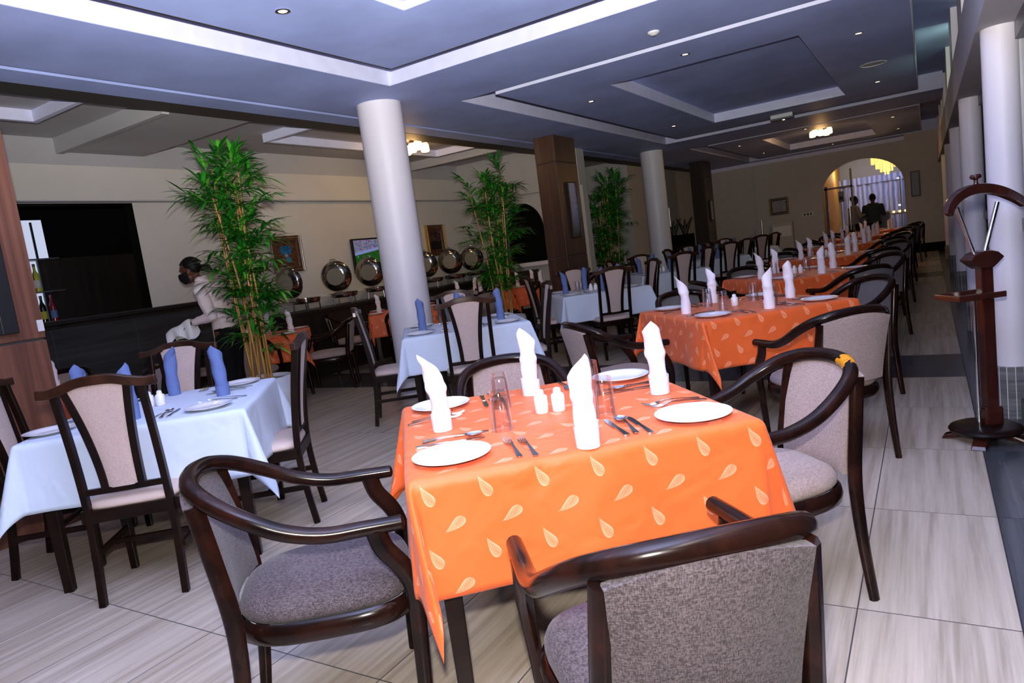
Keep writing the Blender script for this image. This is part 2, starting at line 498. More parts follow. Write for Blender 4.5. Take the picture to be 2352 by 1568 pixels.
class MB:
    def __init__(s):
        s.v, s.f, s.uv = [], [], None

    def add(s, verts, faces):
        k = len(s.v)
        s.v += [tuple(p) for p in verts]
        s.f += [tuple(i + k for i in f) for f in faces]
        return s

    def box(s, c, d, rz=0.0, m=None):
        x, y, z = d[0] / 2, d[1] / 2, d[2] / 2
        vs = [Vector((sx * x, sy * y, sz * z)) for sx in (-1, 1) for sy in (-1, 1) for sz in (-1, 1)]
        M = Matrix.Translation(c) @ Matrix.Rotation(rz, 4, 'Z')
        if m:
            M = M @ m
        return s.add([M @ p for p in vs], [(0, 1, 3, 2), (4, 6, 7, 5), (0, 4, 5, 1), (2, 3, 7, 6), (0, 2, 6, 4), (1, 5, 7, 3)])

    def span(s, a, b):
        return s.box([(p + q) / 2 for p, q in zip(a, b)], [abs(q - p) for p, q in zip(a, b)])

    def tube(s, path, rad, seg=10, cap=True, closed=False, up=None, ell=None):
        """sweep: rad a number or list; ell=(a,b) scales the section sideways/upwards; up fixes the section's upright"""
        P = [Vector(p) for p in path]
        N = len(P)
        rs = rad if isinstance(rad, (list, tuple)) else [rad] * N
        ea, eb = ell or (1, 1)
        vs, fs = [], []
        prev = None
        for i in range(N):
            if closed:
                d = P[(i + 1) % N] - P[i - 1]
            else:
                d = P[min(i + 1, N - 1)] - P[max(i - 1, 0)]
            if d.length < 1e-9:
                d = Vector((0, 0, 1))
            d.normalize()
            if up is not None:
                ref = Vector(up)
            elif prev is not None:
                ref = prev
            else:
                ref = Vector((0, 0, 1)) if abs(d.z) < 0.9 else Vector((1, 0, 0))
            n = ref - d * ref.dot(d)
            if n.length < 1e-6:
                n = d.orthogonal()
            n.normalize()
            prev = n
            b = d.cross(n)
            for k in range(seg):
                a = 2 * PI * k / seg + (PI / seg if seg == 4 else 0)
                vs.append(P[i] + b * (math.cos(a) * rs[i] * ea) + n * (math.sin(a) * rs[i] * eb))
        for i in range(N if closed else N - 1):
            j = (i + 1) % N
            for k in range(seg):
                l = (k + 1) % seg
                fs.append((i * seg + k, j * seg + k, j * seg + l, i * seg + l))
        if cap and not closed:
            fs.append(tuple(range(seg)))
            fs.append(tuple((N - 1) * seg + k for k in reversed(range(seg))))
        return s.add(vs, fs)

    def cyl(s, c, r, h, seg=20, r2=None):
        return s.lathe([(0, 0), (r, 0), (r if r2 is None else r2, h), (0, h)], seg, c)

    def lathe(s, prof, seg=24, c=(0, 0, 0), M=None):
        vs, fs = [], []
        rows = []
        for r, z in prof:
            if r < 1e-7:
                rows.append([len(vs)])
                vs.append(Vector((0, 0, z)))
            else:
                rows.append(list(range(len(vs), len(vs) + seg)))
                vs += [Vector((r * math.cos(2 * PI * k / seg), r * math.sin(2 * PI * k / seg), z)) for k in range(seg)]
        for a, b in zip(rows, rows[1:]):
            for k in range(seg):
                l = (k + 1) % seg
                if len(a) == 1 and len(b) == 1:
                    continue
                if len(a) == 1:
                    fs.append((a[0], b[l], b[k]))
                elif len(b) == 1:
                    fs.append((a[k], a[l], b[0]))
                else:
                    fs.append((a[k], a[l], b[l], b[k]))
        T = Matrix.Translation(c) @ (M or Matrix())
        return s.add([T @ p for p in vs], fs)

    def ball(s, c, r, seg=14, rings=9, M=None):
        r = (r, r, r) if isinstance(r, (int, float)) else r
        D = Matrix.Diagonal((*r, 1))
        pr = [(math.sin(PI * i / rings), -math.cos(PI * i / rings)) for i in range(rings + 1)]
        pr[0] = (0, -1)
        pr[-1] = (0, 1)
        return s.lathe(pr, seg, c, (M or Matrix()) @ D)

    def prism(s, poly, z0, z1, M=None):
        n = len(poly)
        vs = [Vector((x, y, z0)) for x, y in poly] + [Vector((x, y, z1)) for x, y in poly]
        fs = [tuple(reversed(range(n))), tuple(range(n, 2 * n))] + [(i, (i + 1) % n, n + (i + 1) % n, n + i) for i in range(n)]
        M = M or Matrix()
        return s.add([M @ p for p in vs], fs)

    def grid(s, fn, nu, nv):
        vs = [fn(i / nu, j / nv) for j in range(nv + 1) for i in range(nu + 1)]
        fs = [(j * (nu + 1) + i, j * (nu + 1) + i + 1, (j + 1) * (nu + 1) + i + 1, (j + 1) * (nu + 1) + i) for j in range(nv) for i in range(nu)]
        return s.add(vs, fs)

    def slab(s, fn, nu, nv):
        """closed sheet: fn(u,v,side) with side 0/1 the two faces"""
        A, B = [], []
        n1 = nu + 1
        for j in range(nv + 1):
            for i in range(n1):
                A.append(fn(i / nu, j / nv, 0))
                B.append(fn(i / nu, j / nv, 1))
        k = len(A)
        fs = []
        for j in range(nv):
            for i in range(nu):
                q = (j * n1 + i, j * n1 + i + 1, (j + 1) * n1 + i + 1, (j + 1) * n1 + i)
                fs.append(q)
                fs.append(tuple(p + k for p in reversed(q)))
        rim = [i for i in range(n1)] + [j * n1 + nu for j in range(1, nv + 1)] + [nv * n1 + i for i in range(nu - 1, -1, -1)] + [j * n1 for j in range(nv - 1, 0, -1)]
        for a, b in zip(rim, rim[1:] + rim[:1]):
            fs.append((b, a, a + k, b + k))
        return s.add(A + B, fs)

    def build(s, name, mat, parent=None, smooth=True, bevel=0.0, angle=40, loc=None, fix=True):
        me = bpy.data.meshes.new(name)
        me.from_pydata(s.v, [], s.f)
        if fix:
            bm = bmesh.new()
            bm.from_mesh(me)
            bmesh.ops.recalc_face_normals(bm, faces=bm.faces)
            bm.to_mesh(me)
            bm.free()
        me.materials.append(MATS[mat])
        o = bpy.data.objects.new(name, me)
        COL.objects.link(o)
        if parent is not None:
            o.parent = parent
        if loc is not None:
            o.location = loc
        if bevel:
            b = o.modifiers.new('bevel', 'BEVEL')
            b.width = bevel
            b.segments = 2
            b.limit_method = 'ANGLE'
            b.angle_limit = R(50)
        if smooth:
            me.shade_smooth()
            me.set_sharp_from_angle(angle=R(angle))
        return o


def tag(o, label=None, cat=None, group=None, kind=None):
    if label:
        o['label'] = label
    if cat:
        o['category'] = cat
    if group:
        o['group'] = group
    if kind:
        o['kind'] = kind
    return o


def thing(name, label, cat, loc=(0, 0, 0), rz=0.0, group=None):
    o = bpy.data.objects.new(name, None)
    o.empty_display_size = 0.1
    COL.objects.link(o)
    o.location = loc
    o.rotation_euler = (0, 0, rz)
    return tag(o, label, cat, group)


def copy_tree(o, parent=None):
    c = o.copy()
    COL.objects.link(c)
    c.parent = parent
    for ch in [x for x in o.children]:
        copy_tree(ch, c)
    return c


PROTO = {}


def place(kind, make, loc, rz, label, group=None, swap=None):
    """first call builds the thing, later calls copy it and its parts"""
    if kind not in PROTO:
        o = PROTO[kind] = make()
    else:
        o = copy_tree(PROTO[kind])
    o.location = loc
    o.rotation_euler = (0, 0, rz)
    o['label'] = label
    if group:
        o['group'] = group
    return o


def struct(name, mb, mat, parent=None, label=None, cat=None, **kw):
    o = mb.build(name, mat, parent, **kw)
    if parent is None:
        tag(o, label, cat, kind='structure')
    return o

# ================================================================ the room
HC = 2.98          # ceiling soffit
HL = 3.12          # ceiling of the buffet side
XW = -7.7          # buffet wall
YF = 20.95         # end wall with the arch
struct('floor', MB().span((-10, -3, -0.12), (1.6, 27, 0)), 'floor_tile', smooth=False)


def frame_rect(mb, x0, y0, x1, y1, a0, b0, a1, b1, z0, z1):
    """a slab x0..y1 with a rectangular hole a0..b1"""
    for p in (((x0, y0), (x1, b0)), ((x0, b1), (x1, y1)), ((x0, b0), (a0, b1)), ((a1, b0), (x1, b1))):
        (ax, ay), (bx, by) = p
        if bx - ax > 1e-4 and by - ay > 1e-4:
            mb.span((ax, ay, z0), (bx, by, z1))
    return mb


# soffit between the trays, upper deck, floating panels with their inner recess
so = MB()
bays = [(-3.2, 5.18), (6.32, 13.14), (14.62, 20.45)]
XL, XR = -4.17, 0.30
ys = [-3.2] + [q for b in bays for q in b] + [YF]
for a, b in zip(ys[1::2][0::1], ys[2::2]):
    pass
so.span((-5.17, -3.2, HC), (XL, YF, HC + 0.05))
for y0, y1 in ((5.18, 6.32), (13.14, 14.62), (20.45, YF)):
    so.span((XL, y0, HC), (XR, y1, HC + 0.05))
so.span((-5.52, -3.2, HC), (-5.24, YF, HC + 0.05))
struct('ceiling', so, 'ceiling_paint', smooth=False)
fc = MB()
for y0, y1 in bays:
    y0 = max(y0, -3.2)
    fc.span((XL, y0, HC + 0.001), (XL + 0.006, y1, HC + 0.26))
    fc.span((XL, y1 - 0.006, HC + 0.001), (XR, y1, HC + 0.26))
    if y0 > -3:
        fc.span((XL, y0, HC + 0.001), (XR, y0 + 0.006, HC + 0.26))
struct('trim_1', fc, 'ceiling_trim', smooth=False)
struct('ceiling_deck', MB().span((-5.2, -3.2, HC + 0.26), (1.6, YF, HC + 0.32)), 'ceiling_paint', smooth=False)
inner = [(-0.56, 3.84), (7.34, 11.72), (15.55, 19.05)]
panel = [(-3.2, 4.77), (6.46, 12.68), (14.75, 19.95)]
for (y0, y1), (i0, i1) in zip(panel, inner):
    p = frame_rect(MB(), -3.80, y0, -0.045, y1, -2.88, i0, -0.95, i1, HC + 0.0, HC + 0.05)
    struct('ceiling_panel', p, 'ceiling_paint', smooth=False)
    e = MB()
    e.span((-3.815, y0, HC - 0.003), (-3.80, y1, HC + 0.055))
    e.span((-3.815, y1, HC - 0.003), (-0.045, y1 + 0.015, HC + 0.055))
    struct('trim_2', e, 'slot_brown', smooth=False)  # dark strip added for the shadow line along the panel edge
    e2 = MB().span((-3.80, y0 - 0.015, HC - 0.002), (-0.045, y0, HC + 0.055))
    e2.span((-0.045, y0, HC - 0.002), (-0.03, y1, HC + 0.20))
    struct('trim_3', e2, 'ceiling_trim', smooth=False)  # lit panel edges made paler, the light is put into the colour
    f = MB()
    for a, b in (((-2.88, i0), (-2.874, i1)), ((-0.956, i0), (-0.95, i1)), ((-2.88, i1 - 0.006), (-0.95, i1)), ((-2.88, i0), (-0.95, i0 + 0.006))):
        f.span((a[0], a[1], HC + 0.002), (b[0], b[1], HC + 0.14))
    struct('trim_4', f, 'ceiling_trim', smooth=False)
    struct('ceiling_inset', MB().span((-2.93, i0 - 0.03, HC + 0.14), (-0.9, i1 + 0.03, HC + 0.16)), 'ceiling_paint', smooth=False)
# slot and dark strip on the line of the columns
struct('trim_5', MB().span((-5.24, -3.2, HC + 0.03), (-5.17, YF, HC + 0.08)).span((-5.80, -3.2, HC - 0.002), (-5.52, YF, HC + 0.16)), 'slot_brown', smooth=False)

# ceiling of the buffet side with its own trays
lc = MB().span((XW - 0.3, -3.2, HL), (-5.78, YF, HL + 0.06))
struct('ceiling_buffet_side', lc, 'wall_grey', smooth=False)
for i, (x0, y0, x1, y1) in enumerate(((-6.75, -1.2, -5.8, 3.36), (-6.75, 5.85, -5.8, 9.3))):
    f = MB()
    f.span((x0, y0, HL - 0.10), (x0 + 0.05, y1, HL))
    f.span((x0 + 0.05, y1 - 0.05, HL - 0.10), (x1, y1, HL))
    f.span((x0 + 0.05, y0, HL - 0.10), (x1, y0 + 0.05, HL))
    struct('trim_%d' % (6 + i), f, 'ceiling_trim', smooth=False)
bb = MB()
bb.span((XW, 3.95, HC - 0.02), (-5.8, 4.02, HL))
bb.span((XW, 4.02, HC), (-5.8, 4.9, HL))
bb.span((XW, 9.75, HC), (-5.8, 9.85, HL))
struct('beam', bb, 'wall_grey', smooth=False)

# buffet wall with the bar opening
wl = MB()
OY0, OY1, OZ0, OZ1 = 2.2, 4.66, 1.25, 2.45
wl.span((XW - 0.15, -3.2, 0), (XW, OY0, HL))
wl.span((XW - 0.15, OY1, 0), (XW, 16, HL))
wl.span((XW - 0.15, OY0, 0), (XW, OY1, OZ0))
wl.span((XW - 0.15, OY0, OZ1), (XW, OY1, HL))
struct('trim_16', MB().span((XW - 0.15, OY1 - 0.006, OZ0), (XW - 0.001, OY1, OZ1)).span((XW - 0.15, OY0, OZ1 - 0.006), (XW - 0.001, OY1, OZ1)), 'matte_black', smooth=False)  # black lining added so the jamb and head of the opening look dark
struct('wall_left', wl, 'wall_beige', smooth=False)
struct('wall_left_upper', MB().span((XW - 0.005, -3.2, 2.83), (XW + 0.004, 11.5, HL)), 'wall_grey', smooth=False)
struct('trim_8', MB().span((XW, -3.2, 2.47), (XW + 0.10, 11.5, 2.83)), 'wall_beige', smooth=False)
struct('trim_9', MB().span((XW, -3.2, 2.455), (XW + 0.10, 11.5, 2.47)), 'wall_grey', smooth=False)
struct('wall_left_dado', MB().span((XW, -3.2, 0), (XW + 0.03, 5.35, 1.20)), 'dark_tile', smooth=False)
# bar room beyond the opening
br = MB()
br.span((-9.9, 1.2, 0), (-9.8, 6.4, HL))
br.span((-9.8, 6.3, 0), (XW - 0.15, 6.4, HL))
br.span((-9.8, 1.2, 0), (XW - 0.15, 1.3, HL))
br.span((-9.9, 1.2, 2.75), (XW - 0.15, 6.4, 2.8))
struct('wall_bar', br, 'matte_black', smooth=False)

# short cross wall with the arched hatch, and the set-back wall behind it
def arch_pts(w, h0, h1, n=18):
    return [(-w / 2, 0), (w / 2, 0), (w / 2, h0)] + [(w / 2 * math.cos(a), h0 + (h1 - h0) * math.sin(a)) for a in [PI * k / n for k in range(1, n)]] + [(-w / 2, h0)]


def wall_with_arch(mb, x0, x1, z1, y0, y1, cx, w, sill, h0, h1, n=18):
    """wall in the xz plane with one arched hole"""
    xs = [cx + w / 2 * math.cos(PI * k / n) for k in range(n, -1, -1)]
    zs = [h0 + (h1 - h0) * math.sin(PI * k / n) for k in range(n, -1, -1)]
    mb.span((x0, y0, 0), (cx - w / 2, y1, z1))
    mb.span((cx + w / 2, y0, 0), (x1, y1, z1))
    if sill > 0:
        mb.span((cx - w / 2, y0, 0), (cx + w / 2, y1, sill))
    for a, b, c, d in zip(xs, zs, xs[1:], zs[1:]):
        vs = [(a, y0, b), (c, y0, d), (c, y0, z1), (a, y0, z1), (a, y1, b), (c, y1, d), (c, y1, z1), (a, y1, z1)]
        mb.add(vs, [(0, 1, 2, 3), (7, 6, 5, 4), (0, 4, 5, 1), (3, 2, 6, 7), (0, 3, 7, 4), (1, 5, 6, 2)])
    return mb


YB = 11.3
struct('wall_back', wall_with_arch(MB(), XW, -5.15, HL, YB, YB + 0.2, -6.46, 0.9, 1.12, 1.72, 2.22), 'far_paint', smooth=False)
struct('wall_hatch_dark_box', MB().span((-7.2, 11.9, 0.8), (-5.85, 11.95, 2.5)).span((-7.2, YB + 0.2, 0.8), (-7.15, 11.9, 2.5)).span((-5.9, YB + 0.2, 0.8), (-5.85, 11.9, 2.5)).span((-7.2, YB + 0.2, 2.45), (-5.85, 11.9, 2.5)).span((-7.2, YB + 0.2, 0.8), (-5.85, 11.9, 0.85)), 'matte_black', smooth=False)  # black box added, darkness inside the hatch put into its colour
struct('trim_10', MB().span((XW, YB - 0.10, 2.36), (-5.15, YB, HL)), 'far_paint', smooth=False)
struct('trim_11', MB().span((-7.0, YB - 0.12, 1.05), (-5.95, YB, 1.12)), 'column_paint', smooth=False)
struct('wall_left_far', MB().span((XW, 15.4, 0), (-5.85, 21, HL)), 'far_paint', smooth=False)

# end wall with the big arch
struct('wall_far', wall_with_arch(MB(), -8, -0.42, HC + 0.2, YF, YF + 0.2, -1.46, 1.95, 0, 1.85, 2.6), 'far_paint', smooth=False)
struct('trim_12', MB().span((-5.85, YF - 0.06, HC - 0.10), (-0.42, YF, HC)), 'ceiling_trim', smooth=False)
struct('trim_13', MB().span((-4.25, YF - 0.04, 1.0), (-4.20, YF, HC - 0.1)).span((-5.8, YF - 0.03, 1.30), (-3.95, YF, 1.34)), 'far_paint', smooth=False)
struct('wall_corridor', MB().span((-0.42, YF - 0.5, 0), (0.5, YF + 0.2, HC + 0.3)), 'far_paint', smooth=False)
struct('baseboard_far', MB().span((-0.42, YF - 0.53, 0), (0.5, YF - 0.5, 0.22)), 'matte_black', smooth=False)
# room past the arch
rm = MB().span((-4.2, 26.0, 0), (1.4, 26.1, 3.2)).span((-4.2, YF + 0.2, 3.1), (1.4, 26.1, 3.2)).span((1.3, YF + 0.2, 0), (1.4, 26.1, 3.2)).span((-4.2, YF + 0.2, 0), (-4.1, 26.1, 3.2))
struct('wall_lounge', rm, 'far_paint', smooth=False)
struct('wall_lounge_left', MB().span((-3.4, YF + 0.25, 0), (-2.42, 25.6, 3.1)), 'yellow_wall', smooth=False)

# window side: dark dado, windows, columns, beam, short posts under the ceiling
XG = 0.47
struct('wall_right', MB().span((0.40, -1.5, 0), (0.6, YF, 0.12)), 'dark_tile', smooth=False)
struct('wall_right_outer', MB().span((1.5, -3, 0), (1.6, YF, 3.3)), 'plain_dark_wall', smooth=False)
struct('beam_right', MB().span((0.27, -1.5, 2.17), (0.62, YF, 2.56)), 'wall_grey', smooth=False)
pst = MB()
for k in range(10):
    y = 0.2 + 2.2 * k
    pst.span((0.30, y, 2.56), (0.55, y + 0.7, HC + 0.26))
struct('trim_14', pst, 'column_paint', smooth=False)
cols_y = [0.5 + 2.2 * k for k in range(2, 10)]
cols_y = [y for y in cols_y]
for k in range(9):
    y0 = 0.5 + 2.2 * k
    y1 = y0 + 2.2
    wn_ = MB().span((XG, y0 + 0.05, 0.12), (XG + 0.012, y1 - 0.05, 2.17))
    o = struct('window_%d' % (k + 1), wn_, 'window_glass', smooth=False)
    f = MB()
    f.span((XG - 0.03, y0, 1.06), (XG + 0.03, y1, 1.13))
    f.span((XG - 0.03, y0, 0.12), (XG + 0.03, y1, 0.17))
    f.span((XG - 0.03, y0, 2.08), (XG + 0.03, y1, 2.17))
    for yy in (y0 + 0.10, y0 + 1.1, y1 - 0.10):
        f.span((XG - 0.028, yy - 0.035, 0.12), (XG + 0.028, yy + 0.035, 2.17))
    f.build('window_frame', 'aluminium', o, smooth=False)
    f2 = MB().span((XG - 0.05, y0 + 1.08, 1.45), (XG - 0.03, y0 + 1.11, 1.6))
    f2.build('window_latch', 'black', o, smooth=False)
for k in range(5):
    y = 4.8 + 3.1 * k
    t_ = thing('window_column', '%s round white window column from the camera along the window wall' % ('first second third fourth fifth'.split()[k]), 'column', (0.378, y, 0), 0, 'window columns')
    t_['kind'] = 'structure'
    MB().cyl((0, 0, 0.30), 0.088, 1.88, 32).build('shaft', 'column_paint', t_)
    MB().cyl((0, 0, 0), 0.105, 0.30, 16).build('tiled_foot', 'column_tile', t_, smooth=False)

# round columns and wood-clad pillars on the line between the two sides
for n_, y in (('nearest big round white column beside the second white table', 5.62), ('far big round white column between the white tables', 13.8)):
    t_ = thing('round_column', n_, 'column', (-4.70, y, 0))
    t_['kind'] = 'structure'
    MB().cyl((0, 0, 0), 0.225, HC, 48).build('shaft', 'column_paint', t_)
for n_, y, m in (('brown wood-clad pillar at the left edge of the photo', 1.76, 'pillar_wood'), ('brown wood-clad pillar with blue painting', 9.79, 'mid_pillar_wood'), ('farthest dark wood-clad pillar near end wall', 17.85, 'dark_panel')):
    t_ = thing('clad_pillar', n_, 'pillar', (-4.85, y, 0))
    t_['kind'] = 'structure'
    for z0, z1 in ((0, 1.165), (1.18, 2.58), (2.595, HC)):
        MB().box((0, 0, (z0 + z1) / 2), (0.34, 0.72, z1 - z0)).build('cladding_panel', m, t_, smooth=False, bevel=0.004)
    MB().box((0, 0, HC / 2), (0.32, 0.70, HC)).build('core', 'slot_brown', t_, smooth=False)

# ---- recessed ceiling spots
SPOTS = [(-3.35, 3.23, HC), (-1.91, 6.89, HC), (-3.35, 7.88, HC), (-0.49, 7.87, HC), (-0.50, 11.12, HC), (-3.37, 11.11, HC), (-3.41, 15.83, HC), (-3.41, 18.48, HC),
         (-1.97, 15.07, HC), (-1.94, 19.5, HC), (-0.49, 15.9, HC), (-0.48, 18.55, HC), (-5.95, 3.62, HL), (-5.92, 5.35, HL), (-6.85, 6.3, HL), (-6.9, 9.0, HL), (-5.98, 9.95, HL), (-1.91, 0.3, HC), (-0.49, 3.1, HC)]


def make_spot():
    t_ = thing('ceiling_spot', 'x', 'light', group='recessed ceiling spots')
    MB().lathe([(0.028, -0.001), (0.045, -0.001), (0.047, -0.006), (0.033, -0.008), (0.028, -0.004)], 24).build('trim_ring', 'steel', t_)
    MB().lathe([(0, -0.004), (0.029, -0.004), (0.029, -0.0035), (0, -0.0035)], 20).build('bulb', 'spot_bulb', t_)
    return t_


WH = ['in the nearest ceiling tray, upper left of photo', 'at the near edge of the second ceiling tray, middle', 'at the near left corner of second ceiling tray', 'at the near right corner of second ceiling tray',
      'at the far right corner of second ceiling tray', 'at the far left corner of second ceiling tray', 'at the near left corner of the last ceiling tray', 'at the far left corner of the last ceiling tray',
      'in front of the glass ceiling lamp on the last tray', 'behind the glass ceiling lamp on the last tray', 'at the near right corner of the last ceiling tray', 'at the far right corner of the last ceiling tray',
      'over the bar at upper left of photo', 'above the tall bamboo nearest the camera', 'left of the round column over the buffet', 'right of the round column over the buffet', 'beside the top of the second bamboo', 'overhead behind the camera', 'overhead right of the nearest orange table']
for (x, y, z), wh in zip(SPOTS, WH):
    place('spot', make_spot, (x, y, z), 0, 'glowing recessed spot ' + wh, 'recessed ceiling spots')
    lamp('spot_light', 'SPOT', (x, y, z - 0.03), 4, (1.0, 0.80, 0.58), 0.03, aim=(0, 0, -1), spot=140, blend=0.8)

# smoke detector, round ceiling vent, exit light, camera dome
t_ = thing('smoke_detector', 'small white smoke detector on soffit between the ceiling trays', 'detector', (-1.88, 5.9, HC))
MB().lathe([(0, -0.03), (0.02, -0.03), (0.035, -0.02), (0.05, -0.012), (0.05, 0), (0, 0)], 20).build('cover', 'plastic_white', t_)
t_ = thing('ceiling_speaker', 'round white ceiling vent near right edge of second ceiling tray', 'vent', (-0.47, 9.68, HC))
MB().lathe([(0.135, 0), (0.15, -0.004), (0.13, -0.012), (0.125, -0.004)], 32).build('rim', 'plastic_white', t_)
MB().lathe([(0, -0.005), (0.128, -0.005), (0.128, -0.003), (0, -0.003)], 32).build('mesh_face', 'wall_grey', t_)
t_ = thing('exit_light', 'box-shaped emergency light under the far edge of second ceiling tray', 'light', (-1.95, 12.35, HC))
MB().box((0, 0, -0.045), (0.36, 0.12, 0.09)).build('housing', 'grey_cabinet', t_, smooth=False, bevel=0.01)
MB().box((0, -0.05, -0.03), (0.34, 0.05, 0.06)).build('white_box', 'plastic_white', t_, smooth=False, bevel=0.006)
MB().box((0.02, 0.0, -0.092), (0.03, 0.03, 0.006)).build('indicator', 'spot_bulb', t_, smooth=False)
t_ = thing('camera_dome', 'small white security camera under the ceiling over the bar', 'camera', (-7.3, 5.0, HL))
MB().lathe([(0, -0.09), (0.03, -0.085), (0.045, -0.05), (0.055, -0.04), (0.06, 0), (0, 0)], 16).build('dome', 'plastic_white', t_)
# white box added for the brightly lit corner of the nearest tray
t_ = thing('lit_corner_box', 'added white box for brightly lit corner of the nearest ceiling tray, top of photo', 'light', (-2.62, 3.55, HC + 0.14))
MB().box((0, 0, -0.05), (0.5, 0.5, 0.1)).build('white_box', 'ceiling_trim', t_, smooth=False)


# glass-shade ceiling lamps
def make_flush():
    t_ = thing('flush_lamp', 'x', 'lamp')
    MB().box((0, 0, -0.02), (0.44, 0.44, 0.04)).build('base_plate', 'frame_wood', t_, smooth=False, bevel=0.005)
    for sx, sy in ((-1, -1), (1, -1), (-1, 1), (1, 1), (0, 0)):
        s = MB().lathe([(0, -0.20), (0.05, -0.20), (0.062, -0.185), (0.058, -0.10), (0.04, -0.07), (0, -0.07)], 16, (sx * 0.14, sy * 0.14, 0)).build('glass_shade', 'shade_glow', t_)
        MB().cyl((sx * 0.14, sy * 0.14, -0.075), 0.022, 0.05, 10).build('socket', 'frame_wood', s)
    return t_


place('flush', make_flush, (-1.84, 16.3, HC + 0.14), 0.3, 'lit ceiling lamp with five glass shades in the last tray')
lamp('flush_light', 'POINT', (-1.84, 16.3, HC - 0.12), 22, (1.0, 0.55, 0.2), 0.08)
place('flush', make_flush, (-6.2, 8.0, HL), 0.3, 'lit ceiling lamp with glass shades right of the round column')
lamp('flush_light', 'POINT', (-6.2, 8.0, HL - 0.25), 14, (1.0, 0.58, 0.22), 0.08)
# cool daylight leaking from the clerestory over the windows
lamp('clerestory_light', 'AREA', (0.9, 9.6, 2.85), 10, (0.75, 1.0, 0.55), 0.5, aim=(-1, 0, 0.15), shape=0.25)

# ================================================================ chairs
def outline(wf, wr, y0, y1, n=40, p=3.2):
    """rounded trapezoid, wider at the front (y1)"""
    out = []
    for k in range(n):
        a = 2 * PI * k / n
        c, s_ = math.cos(a), math.sin(a)
        ex = math.copysign(abs(c) ** (2 / p), c)
        ey = math.copysign(abs(s_) ** (2 / p), s_)
        y = (y0 + y1) / 2 + ey * (y1 - y0) / 2
        wv_ = wr + (wf - wr) * (y - y0) / (y1 - y0)
        out.append((ex * wv_ / 2, y))
    return out


def cushion(out, rows):
    """stack scaled copies of an outline (scale, z)"""
    mb = MB()
    cx = sum(p[0] for p in out) / len(out)
    cy = sum(p[1] for p in out) / len(out)
    n = len(out)
    vs = []
    for sc, z in rows:
        vs += [(cx + (x - cx) * sc, cy + (y - cy) * sc, z) for x, y in out]
    fs = []
    for i in range(len(rows) - 1):
        for k in range(n):
            l = (k + 1) % n
            fs.append((i * n + k, i * n + l, (i + 1) * n + l, (i + 1) * n + k))
    fs.append(tuple(range(n)))
    fs.append(tuple((len(rows) - 1) * n + k for k in reversed(range(n))))
    return mb.add(vs, fs)


RAIL = [(0.252, 0.245, 0.628), (0.254, 0.15, 0.632), (0.257, 0.04, 0.638), (0.256, -0.06, 0.668), (0.243, -0.15, 0.718), (0.205, -0.232, 0.766), (0.14, -0.282, 0.792), (0.07, -0.303, 0.802), (0, -0.309, 0.805)]


def make_armchair(fab):
    def mk():
        t_ = thing('armchair', 'x', 'chair')
        rail = catmull(RAIL + [(-x, y, z) for x, y, z in RAIL[-2::-1]], 6)
        n = len(rail)
        rad = [0.0205 + 0.0045 * math.sin(PI * i / (n - 1)) for i in range(n)]
        mb = MB().tube(rail, rad, 12)
        for q in (rail[0], rail[-1]):
            mb.ball(q, (0.020, 0.010, 0.020), 12, 8)
        mb.build('arm_rail', 'arm_wood', t_, angle=60)
        for s in (1, -1):
            f = catmull([(0.222 * s, 0.235, 0), (0.234 * s, 0.25, 0.3), (0.243 * s, 0.253, 0.43), (0.249 * s, 0.232, 0.50), (0.252 * s, 0.19, 0.565), (0.253 * s, 0.175, 0.622)], 5)
            k = len(f)
            MB().tube(f, [0.019 + 0.008 * min(1, i / (k * 0.6)) for i in range(k)], 8, up=(0, 1, 0), ell=(0.8, 1.05)).build('front_leg', 'arm_wood', t_, angle=50)
            r = catmull([(0.212 * s, -0.262, 0), (0.208 * s, -0.236, 0.22), (0.202 * s, -0.228, 0.42), (0.194 * s, -0.25, 0.6), (0.184 * s, -0.275, 0.76)], 5)
            k = len(r)
            MB().tube(r, [0.018 + 0.007 * min(1, i / (k * 0.5)) for i in range(k)], 8, up=(0, 1, 0), ell=(0.8, 1.0)).build('rear_leg', 'arm_wood', t_, angle=50)
        o = outline(0.50, 0.40, -0.235, 0.262)
        cushion(o, [(0.96, 0.395), (1.0, 0.41), (1.0, 0.425), (0.965, 0.443), (0.86, 0.458), (0.6, 0.468), (0.25, 0.472)]).build('seat', fab, t_, angle=70)
        fr = [Vector((x * 1.0, y, 0.368)) for x, y in o]
        MB().tube(fr, 0.03, 8, closed=True, up=(0, 0, 1), ell=(0.55, 1.05)).build('seat_frame', 'arm_wood', t_, angle=60)

        def bk(u, v, sd):
            x = (u - 0.5) * 2
            hw = 0.168 + 0.016 * v
            z = 0.435 + (0.356 - 0.032 * x * x) * v
            yb = -0.225 - 0.065 * v ** 1.3 - 0.030 * (1 - x * x)
            th = 0.017 + 0.012 * (1 - x ** 4) * (1 - (2 * v - 1) ** 6)
            return (x * hw, yb + (th if sd == 0 else -th * 0.7), z)
        MB().slab(bk, 14, 12).build('backrest', fab, t_, angle=60)
        return t_
    return mk


